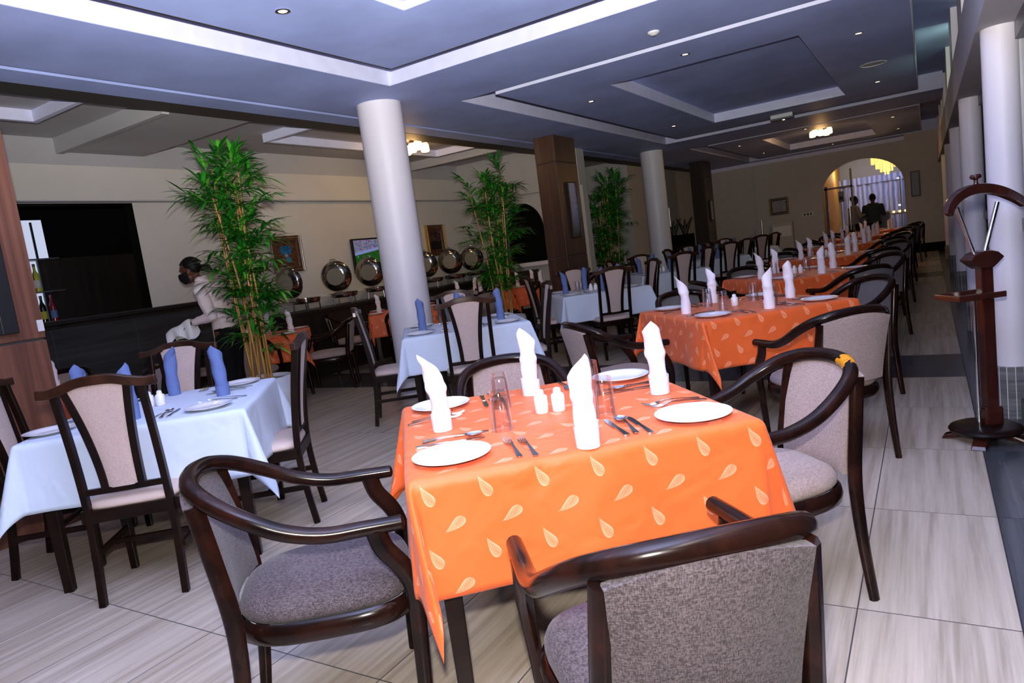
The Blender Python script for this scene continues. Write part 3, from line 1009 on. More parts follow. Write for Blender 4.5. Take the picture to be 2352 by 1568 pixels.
def make_dining():
    t_ = thing('dining_chair', 'x', 'chair')
    for s in (1, -1):
        p = catmull([(0.175 * s, -0.235, 0), (0.174 * s, -0.205, 0.25), (0.173 * s, -0.20, 0.46), (0.173 * s, -0.228, 0.72), (0.174 * s, -0.272, 0.965)], 4)
        MB().tube(p, 0.0245, 4, up=(0, 1, 0), ell=(0.85, 0.95)).build('rear_leg', 'chair_wood', t_, smooth=False, bevel=0.003)
        MB().tube([(0.195 * s, 0.188, 0), (0.197 * s, 0.190, 0.25), (0.198 * s, 0.19, 0.43)], [0.023, 0.025, 0.027], 4, up=(0, 1, 0)).build('front_leg', 'chair_wood', t_, smooth=False, bevel=0.003)
        MB().span((0.183 * s, -0.2, 0.20), (0.201 * s, 0.18, 0.228)).build('stretcher', 'chair_wood', t_, smooth=False, bevel=0.002)
    MB().span((-0.19, -0.03, 0.205), (0.19, -0.01, 0.23)).build('stretcher', 'chair_wood', t_, smooth=False, bevel=0.002)
    sr = MB().span((-0.198, 0.172, 0.375), (0.198, 0.206, 0.432)).span((-0.184, -0.215, 0.375), (0.184, -0.19, 0.432))
    for s in (1, -1):
        sr.span((0.185 * s, -0.2, 0.375), (0.209 * s, 0.19, 0.432))
    sr.build('seat_rail', 'chair_wood', t_, smooth=False, bevel=0.004)
    cushion(outline(0.435, 0.40, -0.205, 0.222, p=5), [(0.95, 0.425), (1.0, 0.437), (1.0, 0.447), (0.97, 0.462), (0.88, 0.474), (0.6, 0.482), (0.25, 0.485)]).build('seat', 'leather_beige', t_, angle=70)
    # crest rail: arched middle, flared ends
    cr = [(-0.24, -0.272, 0.98), (-0.19, -0.278, 0.978), (-0.13, -0.288, 0.992), (-0.07, -0.296, 1.010), (0, -0.299, 1.014), (0.07, -0.296, 1.010), (0.13, -0.288, 0.992), (0.19, -0.278, 0.978), (0.24, -0.272, 0.98)]
    cr = catmull(cr, 4)
    MB().tube(cr, 0.030, 4, up=(0, 0, 1), ell=(0.72, 0.98)).build('crest_rail', 'rear_wood', t_, smooth=False, bevel=0.005)
    MB().tube([(-0.185, -0.203, 0.515), (0, -0.208, 0.515), (0.185, -0.203, 0.515)], 0.026, 4, up=(0, 0, 1), ell=(0.6, 0.75)).build('lower_rail', 'chair_wood', t_, smooth=False, bevel=0.003)

    def hw(v):
        return 0.060 + 0.052 * v ** 1.9

    def yb(v):
        return -0.206 - 0.084 * v ** 1.35

    for s in (1, -1):
        MB().tube([(s * (hw(k / 12) + 0.016), yb(k / 12), 0.515 + 0.475 * k / 12) for k in range(13)], 0.0235, 4, up=(0, 1, 0), ell=(0.9, 0.8)).build('splat_strip', 'chair_wood', t_, smooth=True, angle=30)

    def sp(u, v, sd):
        x = (u - 0.5) * 2
        th = 0.007 + 0.008 * (1 - x ** 4)
        return (x * hw(v), yb(v) + (th if sd == 0 else -th), 0.525 + (0.462 + 0.012 * (1 - x * x)) * v)
    MB().slab(sp, 8, 12).build('backrest', 'dining_fabric', t_, angle=60)
    return t_


# ================================================================ tables and cloths
def make_table(half):
    def mk():
        t_ = thing('dining_table', 'x', 'table')
        MB().box((0, 0, 0.728), (2 * half, 2 * half, 0.03)).build('tabletop', 'chair_wood', t_, smooth=False, bevel=0.004)
        h = half - 0.05
        for sx in (-1, 1):
            for sy in (-1, 1):
                MB().tube([(sx * h, sy * h, 0), (sx * h, sy * h, 0.713)], [0.03, 0.043], 4, up=(0, 1, 0)).build('leg', 'chair_wood', t_, smooth=False, bevel=0.003)
        a = MB()
        for s in (-1, 1):
            a.box((0, s * h, 0.67), (2 * h, 0.025, 0.085)).box((s * h, 0, 0.67), (0.025, 2 * h, 0.085))
        a.build('apron', 'chair_wood', t_, smooth=False)
        return t_
    return mk


def cloth_mesh(name, mat, half, drop, seed, n=72):
    rnd = random.Random(seed)
    swing = 0.22 if seed < 3 else 0.0
    L = half + drop
    rho = 0.016
    ph = [rnd.uniform(0, 6.28) for _ in range(12)]
    Zt = 0.7475

    def side_wave(s_, d, k):
        q = d / drop
        return q * (0.011 * math.sin(9 * s_ + ph[k]) + 0.006 * math.sin(17 * s_ + ph[k + 4])) + 0.02 * q

    def over(d):
        if d < rho * PI / 2:
            return rho * math.sin(d / rho), rho * (1 - math.cos(d / rho))
        return rho, rho + d - rho * PI / 2
    ticks = []
    m = 26
    for i in range(-m, m + 1):
        ticks.append(half * i / m)
    nd = 20
    ext = [drop * ((k / nd) ** 1.15) for k in range(1, nd + 1)]
    ticks = [-half - e for e in reversed(ext)] + ticks + [half + e for e in ext]
    vs, uvs = [], []
    for v in ticks:
        for u in ticks:
            dx, dy = max(0, abs(u) - half), max(0, abs(v) - half)
            sx, sy = (1 if u > 0 else -1), (1 if v > 0 else -1)
            if dx == 0 and dy == 0:
                z = Zt + 0.0012 * math.sin(7 * u + ph[0]) * math.sin(6 * v + ph[1])
                p = (u, v, z)
            elif dy == 0 or dx == 0:
                d = dx + dy
                o_, dn = over(d)
                k = (0 if sx > 0 else 1) if dy == 0 else (2 if sy > 0 else 3)
                s_ = v if dy == 0 else u
                o_ += side_wave(s_, d, k) * max(0.0, 1 - (abs(s_) / half) ** 6) + 0.02 * d / drop * (abs(s_) / half) ** 6
                p = (sx * (half + o_), v, Zt - dn) if dy == 0 else (u, sy * (half + o_), Zt - dn)
            else:
                r_ = math.hypot(dx, dy)
                th = math.atan2(dy, dx)
                o_, dn = over(r_)
                q = r_ / drop
                o_ += 0.02 * q
                s2 = math.sin(2 * th)
                mm = o_ + (0.16 if swing > 0 else 0.27) * max(0, r_ - 0.01) * s2 ** 1.5
                dn = max(dn - 0.05 * r_ * s2, 0)
                # the loose corner swings along one of its two sides
                sw = swing * max(0, r_ - 0.03) * s2
                k4 = 0.04 if swing else 0
                ax, ay = (sw, k4 * q * s2) if sx * sy > 0 else (k4 * q * s2, sw)
                if sx * sy > 0:
                    p = (sx * (half + mm * math.cos(th) - ax), sy * (half + mm * math.sin(th) + ay), Zt - dn)
                else:
                    p = (sx * (half + mm * math.cos(th) + ax), sy * (half + mm * math.sin(th) - ay), Zt - dn)
            vs.append(p)
            uvs.append((u, v))
    N = len(ticks)
    fs = [(j * N + i, j * N + i + 1, (j + 1) * N + i + 1, (j + 1) * N + i) for j in range(N - 1) for i in range(N - 1)]
    me = bpy.data.meshes.new(name)
    me.from_pydata(vs, [], fs)
    ul = me.uv_layers.new(name='UVMap')
    for lp in me.loops:
        ul.data[lp.index].uv = uvs[lp.vertex_index]
    me.materials.append(MATS[mat])
    me.shade_smooth()
    return me


CLOTH = {}


def add_cloth(mat, half, drop, loc, rz, label, group, seed):
    key = (mat, half, drop, seed)
    if key not in CLOTH:
        CLOTH[key] = cloth_mesh('tablecloth', mat, half, drop, seed)
    o = bpy.data.objects.new('tablecloth', CLOTH[key])
    COL.objects.link(o)
    o.location = loc
    o.rotation_euler = (0, 0, rz)
    tag(o, label, 'tablecloth', group)
    sm = o.modifiers.new('thickness', 'SOLIDIFY')
    sm.thickness = 0.0022
    sm.offset = 1
    return o


# ================================================================ tableware
ZT = 0.7505


def make_plate():
    t_ = MB().lathe([(0, 0.004), (0.062, 0.004), (0.070, 0.006), (0.092, 0.013), (0.112, 0.018), (0.1145, 0.0175), (0.114, 0.0155), (0.093, 0.009), (0.072, 0.001), (0.068, 0.0), (0.06, 0.0008), (0, 0.0008)], 48).build('plate', 'porcelain')
    return tag(t_, 'x', 'plate')


def make_glass():
    # upside-down tumbler: mouth on the cloth, thick base on top
    t_ = MB().lathe([(0, 0.113), (0.0265, 0.113), (0.0285, 0.108), (0.0335, 0.0006), (0.034, 0), (0.0355, 0.0006), (0.0305, 0.128), (0.029, 0.131), (0, 0.131)], 28)
    return tag(t_.build('drinking_glass', 'clear_glass', angle=50), 'x', 'glass')


def make_shaker():
    t_ = thing('shaker', 'x', 'shaker')
    MB().lathe([(0, 0), (0.021, 0), (0.0235, 0.003), (0.0235, 0.056), (0.021, 0.060), (0, 0.060)], 20).build('body', 'porcelain', t_)
    MB().lathe([(0, 0.060), (0.0185, 0.060), (0.0135, 0.065), (0.014, 0.072), (0.0125, 0.079), (0.006, 0.083), (0, 0.084)], 20).build('cap', 'porcelain', t_)
    return t_


def napkin(mat, lean):
    def mk():
        rnd = random.Random(lean)
        ph = rnd.uniform(0, 6.28)

        def fn(u, v, sd):
            # rolled cloth: the outer edge runs up to one pointed corner
            a = 2 * PI * u * 1.3 + ph
            g = abs(((u * 1.3 - 0.45 + 0.5) % 1.0) - 0.5) * 2      # 0 at the point, 1 opposite
            top = 0.205 + 0.078 * (1 - g) ** 1.2 if mat == 'blue_napkin' else 0.172 + 0.09 * (1 - g) ** 1.15
            z = v * top
            r_ = 0.0265 + 0.004 * u + 0.0022 * math.sin(2 * a + 11 * z / 0.2) * min(1, z / 0.08)
            if mat == 'blue_napkin':
                r_ += 0.003 + 0.012 * max(0, z - 0.12)
            elif z > 0.13:
                r_ *= 1 + 0.5 * (z - 0.13) / 0.13 * (1 - g) - 0.25 * (z - 0.13) / 0.1 * g
            if 0.125 < z < 0.16 and mat != 'blue_napkin':
                r_ += 0.0045 * math.sin(PI * (z - 0.125) / 0.035)
            r_ += 0.0011 * sd
            w_ = 0.10 * max(0, z - 0.10)
            return (r_ * math.cos(a) + w_ * math.cos(ph + lean) * 0.9, r_ * math.sin(a) + w_ * math.sin(ph + lean) * 0.9, z)

        def cf(u, v, sd):
            a = 2 * PI * u + ph + 1
            r_ = 0.0325 + 0.001 * sd + 0.0012 * math.sin(2 * a) + 0.0025 * v
            top = 0.064 + 0.008 * math.sin(a)
            return (r_ * math.cos(a), r_ * math.sin(a), v * top)
        t_ = MB().slab(fn, 78, 26).build('folded_napkin', mat, angle=70)
        tag(t_, 'x', 'napkin')
        MB().slab(cf, 36, 4).build('turned_up_cuff', mat, t_, angle=70)
        return t_
    return mk


def strip(mb, prof, th=0.0022):
    """cutlery blank: prof rows (y, halfwidth, z); closed slab"""
    n = len(prof) - 1

    def fn(u, v, sd):
        k = min(int(round(v * n)), n)
        y, hw, z = prof[k]
        return ((u - 0.5) * 2 * hw, y, z + (th if sd == 0 else 0))
    return mb.slab(fn, 2, n)


def make_fork():
    m = strip(MB(), [(-0.098, 0.004, 0.001), (-0.094, 0.0085, 0.001), (-0.07, 0.0065, 0.003), (-0.02, 0.0036, 0.009), (0.02, 0.0036, 0.011), (0.034, 0.006, 0.009), (0.042, 0.0115, 0.006), (0.055, 0.0122, 0.003)])
    for i in range(4):
        x = (i - 1.5) * 0.0068
        m.tube([(x, 0.052, 0.005), (x, 0.072, 0.003), (x, 0.088, 0.006), (x * 0.95, 0.098, 0.011)], [0.0024, 0.0021, 0.0017, 0.0009], 6)
    return tag(m.build('fork', 'steel', angle=50), 'x', 'fork')


def make_knife():
    m = strip(MB(), [(-0.108, 0.004, 0.0), (-0.105, 0.0095, 0.0), (-0.08, 0.0082, 0.0), (-0.02, 0.0058, 0.0), (-0.006, 0.0052, 0.0)], 0.006)
    strip(m, [(-0.008, 0.005, 0.002), (0.004, 0.0085, 0.002), (0.06, 0.009, 0.002), (0.09, 0.008, 0.002), (0.104, 0.0045, 0.002), (0.108, 0.001, 0.002)], 0.002)
    return tag(m.build('knife', 'steel', angle=40), 'x', 'knife')


def make_spoon():
    m = strip(MB(), [(-0.098, 0.004, 0.001), (-0.094, 0.0085, 0.001), (-0.07, 0.0065, 0.003), (-0.02, 0.0036, 0.009), (0.03, 0.0036, 0.010), (0.045, 0.006, 0.006)])

    def fn(u, v, sd):
        a = (v - 0.5) * PI
        y = 0.068 + 0.029 * math.sin(a)
        hw = 0.0205 * math.cos(a) ** 0.8 * (1 - 0.15 * math.sin(a))
        x = (u - 0.5) * 2
        return (x * hw, y, 0.0085 - 0.008 * (1 - x * x) * math.cos(a) + (0.0016 if sd == 0 else 0))
    m.slab(fn, 8, 10)
    return tag(m.build('spoon', 'steel', angle=60), 'x', 'spoon')


SIDES = {'near left': -90 - 0, 'near right': 0, 'far right': 90, 'far left': 180}
# diner's frame: side normal angle (deg, before the table's own turn): local -y, +x, +y, -x
SIDE_N = {'near right': -90, 'far right': 0, 'far left': 90, 'near left': 180}
CORNER = {'near right': 'right', 'far right': 'far', 'far left': 'left', 'near left': 'near'}   # where a diner's plate lands (right-hand corner)
CLOTH_WORD = {'orange': 'orange', 'white': 'white'}


def lay_table(cx, cy, deg, tname, nap, level, glasses=True, tmap=None, skip=(), shakers=2):
    """level 3 everything, 2 with one of each cutlery pair, 1 plates, napkins and glasses only"""
    rz = R(deg)

    def W(r_, d, n):
        # r_: to the diner's right, d: distance from the centre towards the diner
        a = R(n) + rz
        ux, uy = math.cos(a), math.sin(a)
        rx, ry = -uy, ux
        return cx + ux * d + rx * r_, cy + uy * d + ry * r_, a

    for sd, n in SIDE_N.items():
        if sd in skip:
            continue
        d0 = (tmap or {}).get(sd, 0.39)
        j = random.Random(hash((round(cx, 2), n)) % 9999)
        x, y, a = W(0.0, d0, n)
        place(('nap', nap, int(n) % 4 + (n > 0)), napkin(nap, n / 90.0 + 0.5), (x, y, ZT), a + j.uniform(-0.5, 0.5),
              '%s upright napkin at %s side of the %s' % ('white' if nap == 'white_napkin' else 'blue', sd, tname), 'standing napkins')
        x, y, a = W(0.357, 0.372, n)
        place('plate', make_plate, (x, y, ZT), 0, 'white side plate at the %s corner of the %s' % (CORNER[sd], tname), 'side plates')
        if glasses:
            x, y, a = W(0.14, 0.19, n)
            place('glass', make_glass, (x, y, ZT), 0, 'upturned tumbler by the %s napkin on the %s' % (sd, tname), 'upturned tumblers')
        if level >= 2:
            for i, r_ in enumerate((-0.19, -0.15)):
                if level == 2 and i:
                    continue
                x, y, a = W(r_ + j.uniform(-0.008, 0.008), 0.375 + 0.015 * i + j.uniform(-0.015, 0.015), n)
                place('fork', make_fork, (x, y, ZT), a + PI / 2 + j.uniform(-0.07, 0.07), '%s steel fork at the %s side of the %s' % (('outer', 'inner')[i], sd, tname), 'forks')
            for i, r_ in enumerate((0.122, 0.19)):
                if level == 2 and i:
                    continue
                x, y, a = W(r_, 0.352 + j.uniform(-0.015, 0.015), n)
                place('knife', make_knife, (x, y, ZT), a + PI / 2 + j.uniform(-0.05, 0.05), '%s steel knife at the %s side of the %s' % (('inner', 'outer')[i], sd, tname), 'knives')
            if level >= 3:
                x, y, a = W(0.156, 0.36 + j.uniform(-0.015, 0.015), n)
                place('spoon', make_spoon, (x, y, ZT + 0.003), a + PI / 2 + j.uniform(-0.05, 0.05), 'steel spoon at the %s side of the %s' % (sd, tname), 'spoons')
    if shakers:
        for i, s_ in enumerate((-0.03, 0.03)[:shakers]):
            ang = R(42)
            place('shaker', make_shaker, (cx + s_ * 0.85, cy + s_ * 0.5, ZT), 0, 'white ceramic %s shaker, %s of the pair on the %s' % ('salt' if 0 else 'table', ('left', 'right')[i], tname), 'salt and pepper shakers')


def chair_at(kind, mk, cx, cy, deg, n, d, off, label, group, turn=0.0, sh=0.0):
    """n: side angle; d distance of the chair's own centre; off sideways; chair faces the table"""
    a = R(n + deg)
    x = cx + math.cos(a) * d - math.sin(a) * off
    y = cy + math.sin(a) * d + math.cos(a) * off
    # chair forward +Y must point to -a
    return place(kind, mk, (x, y, 0), a + PI - PI / 2 + R(turn), label, group)


ARM = {'mauve': make_armchair('mauve_fabric'), 'beige': make_armchair('beige_grey_fabric'), 'grey': make_armchair('dark_grey_fabric')}
FABW = {'mauve': 'mauve-grey', 'beige': 'beige-grey', 'grey': 'grey'}

ORANGE = [  # name, x, y, turn, half, level
    ('nearest orange table', -1.14, 2.025, 40.5, 0.48, 3),
    ('second orange table', -1.14, 4.85, 41, 0.50, 3),
    ('third orange table', -1.12, 7.27, 41, 0.50, 2),
    ('fourth orange table', -1.12, 9.80, 41, 0.50, 1),
    ('fifth orange table', -1.13, 12.55, 41, 0.50, 1),
    ('sixth orange table', -1.15, 15.25, 41, 0.50, 1),
    ('last orange table', -1.0, 17.9, 41, 0.50, 1)]
# chairs: colour, distance, sideways offset, turn
OC = {0: {'near left': ('mauve', 0.80, 0.22, 4), 'near right': ('mauve', 0.98, -0.02, 0), 'far right': ('beige', 0.69, -0.10, 2), 'far left': ('beige', 0.70, 0.0, 0)},
      1: {'near left': ('beige', 0.95, 0.10, 8), 'near right': ('beige', 1.06, -0.10, 0), 'far right': ('grey', 0.75, -0.05, 0), 'far left': ('grey', 0.72, 0.0, 0)}}
for i, (tn, x, y, dg, half, lv) in enumerate(ORANGE):
    place(('table', half), make_table(half), (x, y, 0), R(dg), 'dark wooden table under the cloth of the ' + tn + (' in the window row' if i else ''), 'orange tables')
    add_cloth('orange_cloth', half + 0.012, 0.335 if i == 0 else 0.31, (x, y, 0), R(dg), 'orange satin paisley cloth on the %s of the window row' % tn, 'orange tablecloths', i % 3)
    tm = {'near right': 0.475, 'near left': 0.375, 'far left': 0.335, 'far right': 0.40} if i == 0 else None
    lay_table(x, y, dg, tn if i == 0 else tn, 'white_napkin', lv, True, tm, shakers=2 if i != 1 else 1)
    for sd, n in SIDE_N.items():
        fab, d, off, tu = OC.get(i, {}).get(sd, ('grey' if i > 1 else 'beige', 0.78, 0.0, (i * 37 + n) % 7 - 3))
        ch_ = chair_at('arm_' + fab, ARM[fab], x, y, dg, n, d, off, 'dark wooden armchair with %s seat at %s side of %s' % (FABW[fab], sd, tn), 'armchairs along the window row', tu)
        if i == 0 and sd == 'far right':
            ch_['label'] = 'dark armchair with worn golden patch on its rail, right of the nearest orange table'
            WORN = ch_

WHITE = [('nearest white table', -3.6, 2.09, 42, 0.48, 3), ('second white table', -3.56, 4.94, 39, 0.50, 3), ('third white table', -3.5, 7.65, 42, 0.50, 2),
         ('fourth white table', -3.5, 10.2, 42, 0.50, 1), ('fifth white table', -3.5, 12.9, 42, 0.50, 1), ('last white table', -3.5, 15.7, 42, 0.50, 1)]
for i, (tn, x, y, dg, half, lv) in enumerate(WHITE):
    tx_ = x + (0.07 if i == 0 else 0)
    place(('table', half), make_table(half), (tx_, y, 0), R(dg), 'dark wooden table under the cloth of the %s in the middle row' % tn, 'white tables')
    add_cloth('white_cloth', half + 0.012, 0.33 if i == 0 else 0.31, (tx_, y, 0), R(dg), 'white cloth on the %s of the middle row' % tn, 'white tablecloths', 3 + i % 3)
    lay_table(x, y, dg, tn, 'blue_napkin', lv, i > 1, {k: 0.35 for k in SIDE_N}, shakers=2)
    for sd, n in SIDE_N.items():
        chair_at('dining', make_dining, x, y, dg, n, 0.52 if not (i == 1 and sd == 'near left') else 0.62, (0.05 if sd == 'near right' else 0.07 if sd == 'far left' else 0.0) if i == 0 else 0.0, 'high-backed wooden dining chair with beige back at %s side of the %s' % (sd, tn), 'dining chairs round the white tables', (i * 31 + n) % 5 - 2)
BUFF = [('orange table behind the waitress', -6.75, 5.35, 40), ('orange table behind the round column', -6.35, 7.45, 42), ('orange table by the second bamboo', -6.4, 9.45, 42),
        ('orange table behind the brown pillar', -5.75, 10.3, 42), ('orange table beyond the last bamboo', -5.8, 13.7, 42), ('orange table behind the left pillar', -5.95, 2.35, 42)]
for i, (tn, x, y, dg) in enumerate(BUFF):
    place(('table', 0.45), make_table(0.45), (x, y, 0), R(dg), 'dark wooden table under the cloth of the ' + tn, 'orange tables by the buffet')
    add_cloth('orange_cloth', 0.462, 0.31, (x, y, 0), R(dg), 'orange cloth on the ' + tn, 'orange tablecloths by the buffet', i % 3)
    lay_table(x, y, dg, tn, 'white_napkin', 1, False, {k: 0.33 for k in SIDE_N}, shakers=0)
    for sd, n in SIDE_N.items():
        chair_at('arm_beige', ARM['beige'], x, y, dg, n, 0.74, 0.0, 'armchair with beige-grey seat at %s side of %s' % (sd, tn), 'armchairs by the buffet', (i * 29 + n) % 7 - 3)

# the worn rail belongs to one chair only
for q in WORN.children:
    if q.name.startswith('arm_rail'):
        q.data = q.data.copy()
        q.data.materials[0] = MATS['worn_wood']

# ================================================================ bar and buffet
t_ = thing('bar_counter', 'long dark bar counter top under the dark bar opening', 'counter', (XW, 0, 0))
MB().span((0.002, 1.35, 1.20), (0.12, 5.30, 1.25)).build('worktop', 'black', t_, smooth=False, bevel=0.012)
MB().span((0.0, 1.35, 1.17), (0.09, 5.30, 1.195)).build('edge_moulding', 'dark_panel', t_, smooth=False, bevel=0.008)
t_ = thing('bar_cabinet', 'tall dark wooden cabinet inside the bar opening', 'cabinet', (-9.2, 4.9, 0))
MB().box((0, 0, 0.99), (0.5, 1.5, 1.98)).build('body', 'dark_panel', t_, smooth=False)
MB().span((0.25, -0.70, 0.1), (0.27, 0.45, 1.95)).build('door', 'dark_panel', t_, smooth=False)
MB().span((0.25, 0.50, 0.1), (0.30, 0.56, 1.98)).build('edge_post', 'frame_wood', t_, smooth=False)
t_ = thing('bar_shelf', 'backlit glass bottle shelf in the bar beside the left pillar', 'shelf', (-9.0, 3.3, 0))
MB().span((-0.05, 0.35, 1.15), (-0.02, 1.0, 2.45)).build('lit_back_panel', 'backlight', t_, smooth=False)
for z in (1.235, 1.60, 1.98):
    MB().span((-0.02, 0.35, z - 0.012), (0.22, 1.0, z)).build('glass_shelf', 'aluminium', t_, smooth=False)
MB().span((0.16, 0.78, 1.24), (0.18, 0.80, 2.4)).build('upright', 'black', t_, smooth=False)
MB().span((-0.05, 0.3, 0), (0.3, 1.05, 1.22)).build('base_cabinet', 'matte_black', t_, smooth=False)


def bottle(mat, lab, cap, h=0.30, r=0.037):
    def mk():
        t_ = thing('bottle', 'x', 'bottle')
        MB().lathe([(0, 0), (r, 0), (r, h * 0.55), (r * 0.85, h * 0.64), (r * 0.4, h * 0.76), (r * 0.36, h * 0.93), (0, h * 0.93)], 18).build('body', mat, t_)
        MB().lathe([(r * 1.02, h * 0.14), (r * 1.02, h * 0.42)], 18).build('paper_label', lab, t_)
        MB().lathe([(0, h * 0.9), (r * 0.43, h * 0.9), (r * 0.43, h), (0, h)], 14).build('cap', cap, t_)
        return t_
    return mk


for (x, y, z), mats, lb, h in (((-8.9, 4.17, 1.235), ('red_bottle', 'blue_label', 'red_bottle'), 'red bottle with blue label on the lowest bar shelf', 0.32),
                               ((-8.9, 4.06, 1.235), ('dark_bottle', 'yellow_label', 'dark_bottle'), 'dark bottle with yellow label next to red bottle in the bar', 0.32),
                               ((-8.9, 4.06, 1.60), ('green_bottle', 'bottle_label', 'frame_wood'), 'yellow-green wine bottle with pale label on middle bar shelf', 0.33),
                               ((-8.9, 3.97, 1.98), ('dark_bottle', 'dark_bottle', 'dark_bottle'), 'black bottle on the top bar shelf', 0.30)):
    o = bottle(*mats, h=h)()
    o.location = (x, y, z)
    tag(o, lb, 'bottle', 'bottles in the bar')

t_ = thing('buffet_counter', 'long dark wooden buffet counter along the wall', 'counter', (XW + 0.01, 6.0, 0))
MB().span((0.02, 0, 0), (0.55, 5.25, 0.87)).build('body', 'dark_panel', t_, smooth=False)
MB().span((0.0, -0.02, 0.87), (0.60, 5.27, 0.92)).build('worktop', 'black', t_, smooth=False, bevel=0.006)
for k in range(7):
    MB().span((0.55, 0.03 + 0.75 * k, 0.06), (0.568, 0.72 + 0.75 * k, 0.84)).build('door', 'dark_panel', t_, smooth=False, bevel=0.003)
struct('trim_15', MB().span((XW, 5.35, 0.92), (XW + 0.03, YB, 1.06)), 'far_paint', smooth=False)
t_ = thing('side_cabinet', 'dark cabinet below the arched hatch', 'cabinet', (-6.6, YB - 0.28, 0))
MB().box((0, 0, 0.47), (0.7, 0.5, 0.94)).build('body', 'dark_panel', t_, smooth=False)
MB().box((0, 0, 0.96), (0.74, 0.54, 0.04)).build('worktop', 'black', t_, smooth=False)


def make_chafer():
    t_ = thing('chafing_dish', 'x', 'chafing dish')
    MB().lathe([(0, 0.10), (0.17, 0.10), (0.19, 0.115), (0.195, 0.155), (0.225, 0.16), (0.225, 0.166), (0.185, 0.166), (0.18, 0.13), (0, 0.13)], 32).build('pan', 'dark_chrome', t_)
    for k in range(4):
        a = PI / 4 + k * PI / 2
        MB().tube([(0.18 * math.cos(a), 0.18 * math.sin(a), 0.0), (0.17 * math.cos(a), 0.17 * math.sin(a), 0.12)], 0.011, 8).build('leg', 'chrome', t_)
    MB().box((-0.235, 0, 0.16), (0.07, 0.13, 0.05)).build('hinge', 'chrome', t_, smooth=False, bevel=0.008)
    M = Matrix.Translation((-0.24, 0, 0.19)) @ Matrix.Rotation(R(-96), 4, 'Y')
    lid = MB().lathe([(0.215, 0), (0.222, 0.004), (0.215, 0.035), (0.18, 0.07), (0.125, 0.085), (0.12, 0.082), (0.175, 0.062), (0.208, 0.03), (0.212, 0.0)], 36, (0, 0, 0), M @ Matrix.Translation((0.225, 0, 0))).build('lid', 'dark_chrome', t_)
    MB().lathe([(0, 0.083), (0.123, 0.083), (0.123, 0.086), (0, 0.088)], 32, (0, 0, 0), M @ Matrix.Translation((0.225, 0, 0))).build('lid_window', 'lid_glass', lid)
    h = [M @ Vector((0.225 + 0.215 + dx, dy, 0.03)) for dx, dy in ((0, -0.05), (0.03, -0.045), (0.03, 0.045), (0, 0.05))]
    MB().tube(h, 0.006, 8).build('lid_handle', 'chrome', lid)
    return t_


for i, (y, rz) in enumerate(((6.68, 1.70), (7.42, 2.1), (8.16, 2.0), (9.56, 1.95), (10.26, 2.0), (10.95, 2.0))):
    lb = ['open chrome chafing dish below the blue vase picture', 'second open chrome chafing dish, between the picture and television', 'open chrome chafing dish under the television',
          'open chrome chafing dish half hidden right of the round column', 'open chrome chafing dish below the dark red picture', 'open chrome chafing dish behind the second bamboo'][i]
    place('chafer', make_chafer, (XW + 0.30, y, 0.92), rz, lb, 'chafing dishes on the buffet')

# television and pictures on the buffet wall
t_ = thing('television', 'wall television showing a football match behind the round column', 'television', (XW + 0.05, 8.45, 1.6))
MB().box((0, 0, 0), (0.05, 0.92, 0.54)).build('casing', 'black', t_, smooth=False, bevel=0.008)
MB().box((0.026, 0, 0.005), (0.004, 0.87, 0.48)).build('screen', 'tv_picture', t_, smooth=False)
MB().box((-0.04, 0, 0), (0.04, 0.2, 0.2)).build('bracket', 'black', t_, smooth=False)


def picture(name_label, loc, wd, ht, fr, frm, artm, mat=None, rz=0.0, gild=None, inner=0.0):
    """hangs on a wall facing local +x"""
    t_ = thing('framed_picture', name_label, 'picture', loc, rz)
    f = MB()
    for s in (-1, 1):
        f.box((0.02, s * (wd - fr) / 2, 0), (0.04, fr, ht)).box((0.02, 0, s * (ht - fr) / 2), (0.038, wd, fr))
    f.build('frame', frm, t_, smooth=False, bevel=0.005)
    if gild:
        g = MB()
        for s in (-1, 1):
            g.box((0.042, s * (wd / 2 - fr * 0.45), 0), (0.012, 0.014, ht * 0.97)).box((0.025, s * (wd / 2 - 0.003), 0), (0.05, 0.012, ht))
            g.box((0.041, 0, s * (ht / 2 - fr * 0.45)), (0.01, wd * 0.9, 0.010))
        g.build('frame_beading', gild, t_, smooth=False, bevel=0.003)
    if mat:
        MB().box((0.012, 0, 0), (0.01, wd - 2 * fr + 0.01, ht - 2 * fr + 0.01)).build('mount', mat, t_, smooth=False)
    MB().box((0.016, 0, 0), (0.012, wd - 2 * fr - inner, ht - 2 * fr - inner)).build('painting', artm, t_, smooth=False)
    return t_


picture('framed painting of a blue vase of flowers on the buffet wall', (XW + 0.005, 6.72, 1.725), 0.57, 0.51, 0.075, 'frame_wood', 'art_vase', 'frame_wood', gild='silver', inner=0.12)
picture('dark reddish framed picture right of the round column', (XW + 0.005, 10.2, 1.745), 0.55, 0.56, 0.09, 'frame_wood', 'art_red', 'frame_wood', gild='gold', inner=0.06)
picture('long narrow blue flower painting on the middle pillar', (-4.68, 9.83, 1.86), 0.30, 0.85, 0.012, 'black', 'art_blue')
picture('black framed picture on the left pillar, cut by the photo edge', (-4.68, 1.72, 1.56), 0.50, 0.66, 0.09, 'black', 'art_pale', 'gold', inner=0.1)
picture('narrow dark picture seen edge-on beside the far round column', (-5.845, 17.8, 1.71), 0.42, 0.55, 0.05, 'frame_wood', 'art_dark', gild='silver')
picture('gold-framed pale picture on the end wall left of the arch', (-3.57, YF - 0.005, 1.66), 0.52, 0.46, 0.07, 'black', 'art_pale', None, -PI / 2, gild='gold')
picture('small dark picture on the corridor wall right of the arch', (-0.23, YF - 0.505, 1.73), 0.20, 0.62, 0.02, 'black', 'art_dark', None, -PI / 2)
picture('dim poster on the farthest dark pillar', (-4.675, 17.85, 1.75), 0.3, 0.5, 0.015, 'black', 'art_pale')
